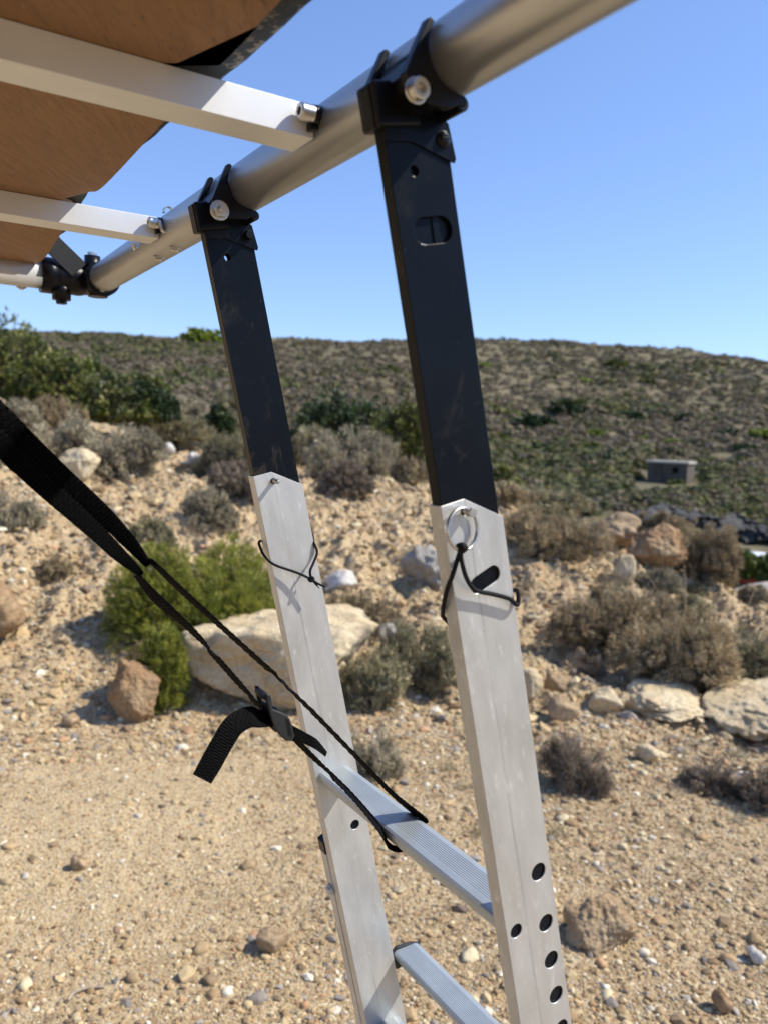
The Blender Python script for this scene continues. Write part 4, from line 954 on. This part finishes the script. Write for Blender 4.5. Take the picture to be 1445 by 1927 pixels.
# folded black cover along the edge: rolled lip outside and above the board
def cover():
    Ls = np.linspace(-1.1, 1.62, 170); V = []
    prof = [(-.09, .016), (-.03, .0135), (.004, .0145), (.016, .0155), (.0205, .018), (.0215, .024), (.016, .034), (-.02, .05), (-.12, .085), (-.35, .12), (-1.72, .14), (-1.72, .0135)]
    for l in Ls:
        wv = .0004*math.sin(l*37)+.0004*math.sin(l*91+1)
        for i, (po, pu) in enumerate(prof):
            e = (.2375+float(np.interp(l, [.0, .5, .63, .88, 1.06, 1.3, 1.62], [.003, .0, -.004, -.0185, -.030, -.010, -.022]))) if i < 10 else .22
            sag = .0012*math.sin(l*14+.6) if 0 < i < 9 else 0
            V.append(W(e+po+wv*(1 if i < 9 else 0), l, UT+pu+(sag if i > 5 else sag*.35)+.0006*math.sin(l*53+i)))
    n = len(prof); Fs = []
    for i in range(len(Ls)-1):
        for k in range(n): k2 = (k+1) % n; Fs.append((i*n+k, i*n+k2, (i+1)*n+k2, (i+1)*n+k))
    Fs += [tuple(range(n)), tuple(range(len(Ls)*n-1, (len(Ls)-1)*n-1, -1))]
    b = MB(); b.add(V, Fs, True); return b.build('cover', MAT['muddy'], tent)
cover()
# clear plastic tab peeping out beside the near beam
mt = NM('milky_plastic'); mt.set(Roughness=.4, Base_Color=(.42, .52, .46)); 
b = MB(); b.prism([W(.196, .607, UT+.0126), W(.2125, .607, UT+.0126), W(.209, .628, UT+.0126), W(.196, .628, UT+.0126)], U_*.0012); b.build('clear_tab', mt.m, tent)

# beam end bolts, spacer blocks and hooks
def socket_bolt(mb, p, ax, r, h, hexr=None):
    """cap screw with a hexagonal socket, axis pointing out of the material"""
    p = np.array(p, float); ax = np.array(ax, float)/np.linalg.norm(ax); t = np.cross(ax, [0.3, .1, .9]); t /= np.linalg.norm(t); u = np.cross(ax, t); n = 36
    rings = [(r, 0), (r, h*.86), (r*.9, h), (r*.62, h)]
    V = []
    for rr, hh in rings: V += [p+ax*hh+rr*(math.cos(2*math.pi*i/n)*t+math.sin(2*math.pi*i/n)*u) for i in range(n)]
    hr = hexr or r*.52
    def hexp(i):
        a = 2*math.pi*i/n; k = math.cos(math.pi/6)/math.cos((a % (math.pi/3))-math.pi/6); return hr*k, a
    for hh in (h, h*.35):
        for i in range(n): q, a = hexp(i); V.append(p+ax*hh+q*(math.cos(a)*t+math.sin(a)*u))
    Fs = []
    for k in range(5):
        for i in range(n): j = (i+1) % n; Fs.append((k*n+i, k*n+j, (k+1)*n+j, (k+1)*n+i))
    Fs += [tuple(range(n)), tuple(range(5*n, 6*n))]
    mb.add(V, Fs, False)
def beam_clamp(lb, ppx, sc):
    """bolt parallel to the beam through a black spacer block on its front face"""
    lf = lb - .0085
    o_, u_ = ol(ppx, lf)
    b = MB(); socket_bolt(b, W(o_+.013, lf, u_), -O_, .0072, .013); b.build('bolt', MAT['steel'], tent, bevel=.0004)
    b = MB(); b.prism([W(o_+.012, lf, u_+.0085), W(o_+.022, lf, u_+.0095), W(o_+.028, lf, u_+.002), W(o_+.0235, lf, u_-.010), W(o_+.011, lf, u_-.0125)], L_*.0082)
    b.cyl(W(o_+.0125, lf, u_), O_, .0078, .012, 28); b.build('spacer_block', MAT['plastic'], tent, bevel=.0012)
    b = MB(); b.cyl(W(o_+.026, lf, u_-.001), O_, .0042, .020, 18); b.cyl(W(o_+.0285, lf, u_-.001), O_, .0075, .0035, 24); b.build('washer', MAT['steel'], tent)
beam_clamp(.6292, (563, 208), 1); beam_clamp(1.0773, (279, 418), 1)
# steel hook hanging from the tube by the far beam and the loop below it
def hook(pxs, l, r=.0022, name='hook'):
    b = MB(); pts = spline([on_l(q, l) for q in pxs], 7); wv = [U_*.0 + O_*.0045 for _ in pts]
    ribbon_pts(b, pts, [L_*.0040]*len(pts), .0009); b.build(name, MAT['steel'], tent)
hook([(309, 400), (311, 391), (319, 389), (325, 397), (323, 413), (318, 430), (312, 437), (305, 432), (300, 415)], 1.055)
hook([(250, 458), (254, 469), (258, 468), (264, 458)], 1.125)
# dome screws under the tube
for q in ((338, 468), (310, 485), (203, 539)):
    d = ray(*q); lv = {338: 1.072, 310: 1.145, 203: 1.5}[q[0]]
    ang = math.radians(-98); p = W(CT[0]+RT*math.cos(ang), lv, CT[1]+RT*math.sin(ang)); ax = O_*math.cos(ang)+U_*math.sin(ang)
    b = MB(); b.cyl(p-ax*.001, ax, .0088, .0022, 24); b.cyl(p+ax*.0012, ax, .0068, .0034, 24, r2=.0035); b.build('screw', MAT['steel'], tent)
p = on_u((41, 540), CT[1]-RT*.98-.0) ; b = MB(); b.cyl(p+U_*.001, -U_, .0085, .0024, 24); b.cyl(p-U_*.0014, -U_, .0065, .0032, 24, r2=.0035); b.build('screw', MAT['steel'], tent)

# ------------------------------------------------------------------ ladder
SW, SB = .0595, .0163                       # wide face and narrow face of the silver profile
WL = .364                                   # spacing of the rails
LEN = (H - .0548)/math.cos(TH) + .0 
ladder = empty('ladder', tuple(Q(.03, WL/2, LEN)))
tag(ladder, 'aluminium roof tent ladder with black upper rails, leaning on the edge tube', 'ladder')

def slot_cutter(n1, d1, n2, d2, r, l, depth=.004):
    a = math.atan2(d2-d1, n2-n1); P = []
    for i in range(13): t = a+math.pi/2+math.pi*i/12; P.append((n1+r*math.cos(t), d1+r*math.sin(t)))
    for i in range(13): t = a-math.pi/2+math.pi*i/12; P.append((n2+r*math.cos(t), d2+r*math.sin(t)))
    m = MB(); m.prism([Q(n, l-.002, d) for n, d in P], L_*(depth)); return m
def hole_cutter(n, d, r, l, depth=.004): m = MB(); m.cyl(Q(n, l-.002, d), L_, r, depth, 30); return m
def silver_rail(l0, holes, slots, end):
    prof = [(0, 0), (.0232, 0), (SW, .0238)]
    b = MB(); b.prism([Q(0, l0, 0), Q(.0232, l0, -.0002), Q(SW, l0, .0238), Q(SW, l0, end), Q(0, l0, end)], L_*SB)
    o = b.build('side_rail', MAT['rail'], ladder)
    t = .0016; c = MB(); c.prism([Q(t, l0+t, -.02), Q(SW-t, l0+t, -.02), Q(SW-t, l0+t, end-.01), Q(t, l0+t, end-.01)], L_*(SB-2*t))
    carve(o, [c] + [hole_cutter(*h, l0) for h in holes] + [slot_cutter(*s, l0) for s in slots])
    m = o.modifiers.new('bevel', 'BEVEL'); m.width = .0004; m.segments = 1; m.limit_method = 'ANGLE'; m.angle_limit = math.radians(50)
    return o
railR = silver_rail(0, [(.0452, .3538, .0083), (.0455, .4084, .0083), (.0458, .4488, .0083), (.0458, .4881, .0083), (.0462, .527, .0083), (.0464, .566, .0083), (.0110, .3958, .0066), (.0214, .0094, .0033)], [(.0238, .0722, .0414, .0682, .0071)], LEN-.01)
railL = silver_rail(WL, [(.0407, .4838, .0066), (.0233, .0107, .0033)], [], LEN-.01)
# black upper rails sliding inside
def black_rail(l0, through):
    n0, n1, a, bb = .0020, .0572, l0+.0020, l0+.0143
    b = MB(); b.prism([Q(n0, a, -.300), Q(n1, a, -.290), Q(n1, a, .60), Q(n0, a, .60)], L_*(bb-a)); o = b.build('upper_rail', MAT['black_rail'], ladder)
    t = .0016; c = MB(); c.prism([Q(n0+t, a+t, -.32), Q(n1-t, a+t, -.32), Q(n1-t, a+t, .62), Q(n0+t, a+t, .62)], L_*(bb-a-2*t))
    cs = [c, hole_cutter(.0232, -.2452, .0037, a, .03 if through else .004)]
    if not through: cs.append(slot_cutter(.0245, -.2035, .0402, -.2035, .0095, a))
    carve(o, cs)
    if not through:
        # ridged inner web seen through the slot
        w_ = MB(); w_.box(Q(.006, a+.0038, -.25), N_*.046, L_*.0012, D_*.09); w_.box(Q(.0345, a+.0026, -.245), N_*.006, L_*.0015, D_*.08); w_.build('inner_web', MAT['black_rail'], ladder)
    m = o.modifiers.new('bevel', 'BEVEL'); m.width = .0006; m.segments = 2; m.limit_method = 'ANGLE'; m.angle_limit = math.radians(50)
    return o
black_rail(0, False); black_rail(WL, True)

# clamp brackets that hook the rails on the tube
def bracket(l0, nut):
    root = ladder
    lc = l0 + .4864 + .004
    # saddle: two ribs and a lower web between them
    def circ(a, r): a = math.radians(a); return (CT[0]+r*math.cos(a), CT[1]+r*math.sin(a))
    def rib(l, w_, top, infl=0):
        inner = [circ(a, RT+.0006) for a in range(top, 268, 8)]
        last = circ(270, RT+.0006)
        outer = [(.3445+infl*.2, .2290-infl), (.3395, .2262-infl), (.3200, .2235-infl*.4), (.3040, .2300), (.3000-infl*.4, .2400), (.3050-infl, .2530)]
        tps = [circ(top+3, RT+.0058), circ(top, RT+.0060), circ(top-4, RT+.0048), circ(top-6, RT+.0030), circ(top-5, RT+.0012)]
        pts = inner + [last, (last[0]+.0065, last[1]-.0003), (last[0]+.0090, last[1]-.0030), (last[0]+.0078, last[1]-.0068)] + outer + tps
        m = MB(); m.prism([W(o, l, u) for o, u in pts], L_*w_); return m
    b = rib(lc-.0310, .0085, 150)
    for (l, w_, tp, inf) in ((lc+.024, .0085, 150, 0), (lc-.0228, .047, 186, -.0035)):
        r_ = rib(l, w_, tp, inf); b.add(r_.v, r_.f, False)
    b.build('clamp', MAT['plastic'], root, bevel=.0013, seg=2)
    # rounded foot under the tube
    b = MB(); b.cyl(W(.3490, lc-.0300, .2315), L_, .0052, .058, 24); b.build('clamp_foot', MAT['plastic'], root, bevel=.001)
    # cap around the rail end
    b = MB(); nn = -.0045
    b.box(Q(nn, l0-.0035, -.3045), N_*.036, L_*.0235, D_*.0300); b.build('rail_cap', MAT['plastic'], root, bevel=.0022, seg=3)
    b = MB()
    b.box(Q(nn-.0012, l0+.001, -.3030), N_*.01, L_*.0135, D_*.0295); b.build('rail_cap_rim', MAT['plastic'], root, bevel=.0015)
    # fixing plate on the side of the rail
    lp = l0 + .0002; z = []
    P2 = lambda n, d: Q(n, lp, d)
    pl = [(.0010, -.292), (.0440, -.286), (.0540, -.2815), (.0590, -.2760), (.0615, -.2520), (.0600, -.2490), (.0560, -.2500), (.0240, -.2645), (.0020, -.2655)]
    b = MB(); b.prism([P2(n, d) for n, d in pl], L_*.0017); b.build('fixing_plate', MAT['black_rail'], root, bevel=.0006)
    # bolt through the clamp
    bp = on_l((795, 163), .4864-.036) - CAMP; ob, ub = bp @ O_, bp @ U_
    b = MB()
    if not nut:
        b.cyl(W(ob, lc-.0315, ub), -L_, .0088, .0016, 32); socket_bolt(b, W(ob, lc-.0330, ub), -L_, .0074, .0062)
    else:
        b.cyl(W(ob, lc-.0315, ub), -L_, .0104, .0022, 32); b.cyl(W(ob, lc-.0335, ub), -L_, .0082, .0058, 6, sm=False); b.cyl(W(ob, lc-.0385, ub), -L_, .0046, .0050, 20, r2=.0034)
    b.build('bolt', MAT['steel'], root, bevel=.0004)
    # screw on the plate
    b = MB(); sn, sd = .0515, -.2655
    if not nut:
        b.cyl(Q(sn, lp, sd), -L_, .0062, .0012, 28); b.cyl(Q(sn, lp-.0012, sd), -L_, .0060, .0026, 28, r2=.0032)
        b.box(Q(sn-.0008, lp-.0043, sd-.003), N_*.0016, L_*.001, D_*.006); b.box(Q(sn-.003, lp-.0043, sd-.0008), N_*.006, L_*.0009, D_*.0016)
    else:
        b.cyl(Q(sn-.001, lp, sd), -L_, .0066, .0012, 28); b.cyl(Q(sn-.001, lp-.0012, sd), -L_, .0056, .0075, 6, r2=.0050, sm=False)
    b.build('screw', MAT['plastic'], root, bevel=.0005)
bracket(0, False); bracket(WL, True)

# rungs: grooved tread on a rounded profile
def rung(n0, d0, la, lb, name='rung', w_=.0485, h=.027, parent=None):
    c, s = math.cos(TH), math.sin(TH)
    prof = [(0, .004), (.0012, .0012), (.004, -.0008)]
    g = [(x, -.0010) for x in ()]
    x = .0115
    prof += [(.0112, -.0022)]
    for i in range(9):
        prof += [(x, -.0023), (x+.0006, -.00175), (x+.0014, -.00175), (x+.0019, -.0023)]; x += .0029
    prof += [(x+.003, -.0020), (.0440, -.0006), (.0470, .0016), (.0485, .005), (.0480, .010), (.044, .018), (.037, .0235), (.028, .0265), (.018, .0265), (.010, .0235), (.004, .017), (.0008, .010)]
    prof = [(a*w_/.0485, b_*h/.027) for a, b_ in prof]
    b = MB(); b.prism([Q(n0+a*c+b_*(-s)*.0+0, la, d0+a*s+b_) for a, b_ in prof], L_*(lb-la), sm=False)
    return b.build(name, MAT['rung'], ladder if parent is None else parent, bevel=.00025, seg=1)
rung(.0040, .3905, SB, WL)
for k in range(1, 5):
    if .3905+.397*k < LEN-.05: rung(.0040, .3905+.397*k, SB, WL)
# second, sliding section: its left rail, collared rung and guide roller
b = MB(); l2r = WL+SB+.0012
b.prism([Q(-.0008, l2r, .5150), Q(.03, l2r, .502), Q(SW, l2r, .502), Q(SW, l2r, LEN-.03), Q(-.0008, l2r, LEN-.03)], L_*SB); b.build('sliding_rail', MAT['rail'], ladder, bevel=.0006)
b = MB(); b.prism([Q(-.0016, l2r-.0004, .4985), Q(.03, l2r-.0004, .4880), Q(.03, l2r-.0004, .5040), Q(-.0016, l2r-.0004, .5170)], L_*(SB+.001)); b.build('end_cap', MAT['plastic'], ladder, bevel=.001)
b = MB(); b.cyl(Q(-.001, l2r+.0065, .5730), -N_, .0080, .0030, 32); b.cyl(Q(-.0040, l2r+.0065, .5730), -N_, .0062, .0035, 32, r2=.0050); b.build('guide_roller', MAT['alu_rail'], ladder, bevel=.0006)
rung(.0630, .7040, .05, .3700, 'sliding_rung', w_=.044)
b = MB(); c, s = math.cos(TH), math.sin(TH)
b.prism([Q(.0610, .3700, .7040), Q(.0700, .3700, .7000), (Q(.095, .3700, .7075)), Q(.1075, .3700, .7160), Q(.108, .3700, .7260), Q(.0900, .3700, .7370), Q(.0630, .3700, .7330)], L_*.0045); b.build('rung_collar', MAT['rubber'], ladder, bevel=.001)
# rubber feet
for l0 in (0, WL):
    b = MB(); b.box(Q(-.003, l0-.003, LEN-.035), N_*(SW+.006), L_*(SB+.006), D_*.04); b.build('foot', MAT['rubber'], ladder, bevel=.004)

# ------------------------------------------------------------------ locking pins, ring, cords
def pin_near():
    root = empty('locking_pin', tuple(Q(.0214, 0, .0094))); tag(root, 'steel locking pin with a split ring in the near silver rail', 'pin')
    b = MB(); b.cyl(Q(.0214, .006, .0094), -L_, .0024, .0175, 20); b.cyl(Q(.0214, -.0050, .0094), -L_, .0036, .0016, 20); b.cyl(Q(.0214, -.0075, .0094), -L_, .0036, .0042, 20); b.build('pin', MAT['steel'], root)
    # ring hanging from the pin, tilted against the face
    cen = on_l((870, 996), .4864-.0065); ax1 = D_*1.0 - L_*.06; ax2 = N_*.987 + L_*.16; ax1 /= np.linalg.norm(ax1); ax2 /= np.linalg.norm(ax2)
    b = MB(); R_ = .0166; nrm = np.cross(ax1, ax2)
    for off in (-.00055, .00055):
        pts = [cen + R_*(math.cos(t)*ax1+math.sin(t)*ax2)+nrm*off for t in np.linspace(0, 2*math.pi, 49)]; b.tube(pts, .00115, 8)
    b.build('ring', MAT['steel'], root)
    return cen + ax1*R_
kn = pin_near()
def pin_far():
    root = empty('locking_pin', tuple(Q(.0233, WL, .0107))); tag(root, 'short steel locking pin poking out of the far silver rail', 'pin')
    b = MB(); b.cyl(Q(.0233, WL+.01, .0107), -L_, .0026, .0220, 20); b.cyl(Q(.0233, WL-.0120, .0107), -L_, .0028, .0018, 20, r2=.0014); b.build('pin', MAT['steel'], root)
    b = MB(); b.cyl(Q(.0233, WL-.0004, .0107), -L_, .0036, .0016, 20); b.build('collar', MAT['rubber'], root)
pin_far()
def along(px, l): return on_l(px, l)
def knot(mb, c, r, seed=1):
    rg = np.random.default_rng(seed)
    for k in range(3):
        a = rg.normal(size=3); a /= np.linalg.norm(a); t = np.cross(a, [0, .3, 1]); t /= np.linalg.norm(t); u = np.cross(a, t)
        mb.tube([c + r*(math.cos(q)*t+math.sin(q)*u*.8)+a*r*.35*math.sin(q*1.5) for q in np.linspace(0, 5.6, 22)], r*.48, 9)
LR0 = .4864
# near cord: from the ring round both sides of the rail
b = MB(); root = empty('cord', tuple(kn)); tag(root, 'black cord looped from the split ring round the near silver rail', 'cord')
kc = along((868, 1031), LR0-.009)
r_c = .0019
b.tube(spline([kc, along((861, 1050), LR0-.006), along((850, 1085), LR0-.003), along((842, 1105), LR0+.004), along((835, 1135), LR0+.012), along((833, 1150), LR0+.018), along((838, 1166), LR0+.024), Q(.02, .0215, .118), Q(.05, .0205, .108), Q(.0635, .012, .095), Q(.0640, .000, .090), along((973, 1138), LR0-.004), along((958, 1127), LR0-.006), along((930, 1119), LR0-.006), along((905, 1114), LR0-.006), along((890, 1108), LR0-.0065), along((876, 1085), LR0-.008), along((867, 1050), LR0-.009), kc], 8), r_c, 10)
b.build('loop', MAT['cord'], root)
b = MB(); knot(b, kc, .0036, 3); b.build('knot', MAT['cord'], root)
# far cord
LF0 = LR0+WL
kc = along((586, 1090), LF0-.012); b = MB(); root = empty('cord', tuple(kc)); tag(root, 'thin black cord knotted round the far silver rail', 'cord')
b.tube(spline([kc, along((560, 1078), LF0-.009), along((520, 1064), LF0-.005), along((503, 1052), LF0+.002), along((492, 1035), LF0+.012), along((491.5, 1018), LF0+.021), Q(.03, WL+.021, .098), Q(.0620, WL+.013, .087), along((591, 1022), LF0+.0), along((597, 1040), LF0-.004), along((590, 1060), LF0-.009), along((584, 1075), LF0-.012), kc], 8), .0016, 10)
b.tube(spline([kc, along((600, 1099), LF0-.014), along((612, 1104), LF0-.016)], 5), .0014, 8)
b.tube(spline([kc, along((597, 1102), LF0-.013), along((601, 1107), LF0-.013)], 4), [.0011]*5+[.0006]*4, 7)
b.build('loop', MAT['cord'], root); b = MB(); knot(b, kc, .0030, 5); b.build('knot', MAT['cord'], root)

# ------------------------------------------------------------------ tension strap tied to the upper rung
d = ray(760, 1540); tt = (Q(.03, 0, .39)-CAMP) @ D_; k_ = tt/(d @ D_); PS = d*k_; LS = float(PS @ L_) + .005      # where the strap crosses the rung
strap = empty('strap', tuple(CAMP+PS)); tag(strap, 'black webbing strap looped round the upper rung with a buckle and loose tail', 'strap')
def tape(name, pix, half, parent, mat='strap', ls=None, ribs=260, amp=.0003, thick=.0009, wdir=None, show=None):
    """webbing tape through pixel points on the plane of constant L; half = list of half widths; wdir = list of (L share)"""
    ls = ls if ls is not None else [LS]*len(pix)
    P = [on_l(q, l) if not isinstance(q, np.ndarray) else q for q, l in zip(pix, ls)]
    K = max(4, int(ribs/len(pix)))
    C = spline(P, K); m = len(C); us = np.linspace(0, len(pix)-1, m)
    hw = np.interp(us, range(len(pix)), half); sh = np.interp(us, range(len(pix)), wdir) if wdir else None; tg = np.interp(us, range(len(pix)), show) if show else None; phs = np.linspace(-1.2, 1.2, 97)
    V = []; nc = 9
    for i in range(m):
        t = C[min(i+1, m-1)]-C[max(i-1, 0)]; t /= np.linalg.norm(t)
        perp = np.cross(t, L_); perp /= np.linalg.norm(perp)     # lies in the strap plane, across its run
        if tg is not None:      # twist of the tape about its run
            v = C[i]-CAMP; v /= np.linalg.norm(v); q_ = np.cross(v, t); q_ /= np.linalg.norm(q_)
            vis = np.abs(np.cos(phs)*(L_ @ q_)+np.sin(phs)*(perp @ q_))*2*hw[i]; want = tg[i]*np.linalg.norm(C[i]-CAMP)/F/1.05-.0022
            cst = np.abs(vis-max(want, 0))*1000 + np.abs(phs-(ph0 if i else 0))*.6; ph0 = phs[cst.argmin()] if i == 0 else ph0*.8+.2*phs[cst.argmin()]
            wv = L_*math.cos(ph0)+perp*math.sin(ph0)
        else: wv = L_*sh[i] + perp*math.sqrt(max(0, 1-sh[i]**2))
        wv /= np.linalg.norm(wv); nr = np.cross(t, wv); nr /= np.linalg.norm(nr)
        ph = amp*math.sin(i*math.pi*.5)
        row = []
        for k in range(nc):
            u = k/(nc-1)*2-1; e = (1-u**6)
            row.append(C[i]+wv*hw[i]*u + nr*(thick*e+ph+.0002*math.sin(k*2.1+i)))
        for k in range(nc-1, -1, -1):
            u = k/(nc-1)*2-1; e = (1-u**6)
            row.append(C[i]+wv*hw[i]*u - nr*(thick*e+ph))
        V += row
    r = 2*nc; Fs = [tuple(range(r)), tuple(range(m*r-1, (m-1)*r-1, -1))]
    for i in range(m-1):
        for k in range(r): k2 = (k+1) % r; Fs.append((i*r+k, i*r+k2, (i+1)*r+k2, (i+1)*r+k))
    b = MB(); b.add(V, Fs, False); return b.build(name, MAT[mat], parent)
def rq(n, d, l=None): return CAMP + R0 + n*N_ + d*D_ + L_*((LS if l is None else l)-LR0)
# upper run, round the rung and back up the lower run: one tape
up = [(281, 1052), (300, 1070), (349, 1117), (433.5, 1194), (548, 1299), (670, 1423.5), (735, 1490)]
lo = [(663, 1498), (598, 1433.5), (543, 1379), (473, 1311), (413.5, 1244), (359, 1184), (299, 1129.5), (260, 1084)]
ring_ = [rq(.0500, .3985), rq(.0535, .4070), rq(.0510, .4170), rq(.0360, .4290), rq(.0160, .4240), rq(.0040, .4090), rq(.0015, .3950)]
pix = up + ring_ + lo
tape('tape', pix, [.0085]+[.0125]*6 + [.0125]*7 + [.0125]*7+[.0085], strap,
     show=[11, 15, 15, 13, 12, 11, 12] + [14]*7 + [12, 12, 13, 13, 14, 17, 24, 14], ribs=760, amp=.0005)
# broad webbing running up to the tent
p0 = ol((262, 1064), LS); p1 = ol((0, 815), LS); dv = (p1[0]-p0[0], p1[1]-p0[1]); kk = (UT-.002-p0[1])/dv[1]
far = W(p0[0]+dv[0]*kk, LS, p0[1]+dv[1]*kk); f2 = W(p0[0]+dv[0]*1.6, LS, p0[1]+dv[1]*1.6)
def web():
    """two folded halves that part into a groove near the lower end"""
    TB_ = [((284, 1056), (262, 1089)), ((276, 1040), (246, 1078)), ((249, 1003), (212, 1052)), ((199, 949), (156, 1000)), ((125, 881), (78, 931)), ((60, 818), (10, 868)), ((0, 757), (-50, 808))]
    for sgn in (1, -1):
        q, hw = [], []
        for i, (T, B) in enumerate(TB_):
            k = .25 if sgn > 0 else .75; T = np.array(T, float); B = np.array(B, float); c = T*(1-k)+B*k; q.append(tuple(c))
            dpt = on_l(tuple(c), LS)-CAMP; Z = dpt @ fwd/np.linalg.norm(fwd)
            hw.append(np.linalg.norm(T-B)*[.13, .19, .23, .26, .285, .30, .31][i]*Z/F)
        d0 = (q[-1][0]-q[-2][0], q[-1][1]-q[-2][1])
        g0 = on_l(q[-1], LS); g1 = on_l(q[-2], LS); dr = (g0-g1)/np.linalg.norm(g0-g1); kk = (CAMP[2]+UT-.004-g0[2])/dr[2]
        q2 = q + [g0+dr*kk*.5, g0+dr*kk]
        lsv = [LS + (.0012 if sgn > 0 else -.0012)]*len(q) + [LS, LS]
        tape('webbing', q2, hw+[hw[-1]]*2, strap, ls=lsv, wdir=([.35, .35, .32, .28, .2, .12, .1, .1, .1] if sgn > 0 else [-.35, -.35, -.3, -.2, -.1, -.05, 0, 0, 0]), ribs=430, amp=.0011, thick=.0011)
web()
# buckle
bc = on_l((508, 1345), LS); t_ = on_l((545, 1385), LS)-on_l((480, 1320), LS); t_ /= np.linalg.norm(t_); pp = np.cross(t_, L_); pp /= np.linalg.norm(pp)
if pp[2] < 0: pp = -pp
def bl(a, c, l): return bc + t_*a + pp*c + L_*l
b = MB()
prof = [(-.028, .0105), (-.024, .0130), (-.019, .0110), (-.010, .0050), (.000, .0085), (.008, .0105), (.016, .0085), (.024, .0040), (.030, .0015), (.031, -.0040), (.026, -.0075), (.015, -.0080), (.004, -.0060), (-.006, -.0020), (-.014, .0020), (-.023, .0070)]
b.prism([bl(a, c, -.0150) for a, c in prof], L_*.0045)
b.prism([bl(a, c, .0105) for a, c in prof], L_*.0045)
for a, c in ((-.022, .009), (.024, -.002), (.006, .001)): b.cyl(bl(a, c, -.0125), L_, .0036, .025, 18)
b.prism([bl(.002, .0085, -.0150), bl(.012, .0100, -.0150), bl(.027, .0020, -.0150), bl(.030, -.0040, -.0150), bl(.022, -.0040, -.0150), bl(.008, .0040, -.0150)], L_*.030)
b.build('buckle', MAT['rubber'], strap, bevel=.0016, seg=3)
# loose tails
tape('tail', [(510, 1352), (490, 1352), (468, 1350), (440, 1366), (418, 1400), (398, 1436), (381, 1466)], [.010, .0100, .0105, .0108, .0108, .0108, .0100], strap,
     ls=[LS-.004, LS-.006, LS-.010, LS-.016, LS-.018, LS-.019, LS-.020], wdir=[-.9, -.75, -.5, -.30, -.2, -.2, -.2], ribs=230, amp=.00025, thick=.001)
tape('tail', [(530, 1366), (548, 1376), (572, 1388), (594, 1400), (614, 1419)], [.007, .0065, .006, .0055, .003], strap, ls=[LS-.008, LS-.010, LS-.012, LS-.013, LS-.014], wdir=[.6]*5, ribs=180, amp=.0005, thick=.0008)
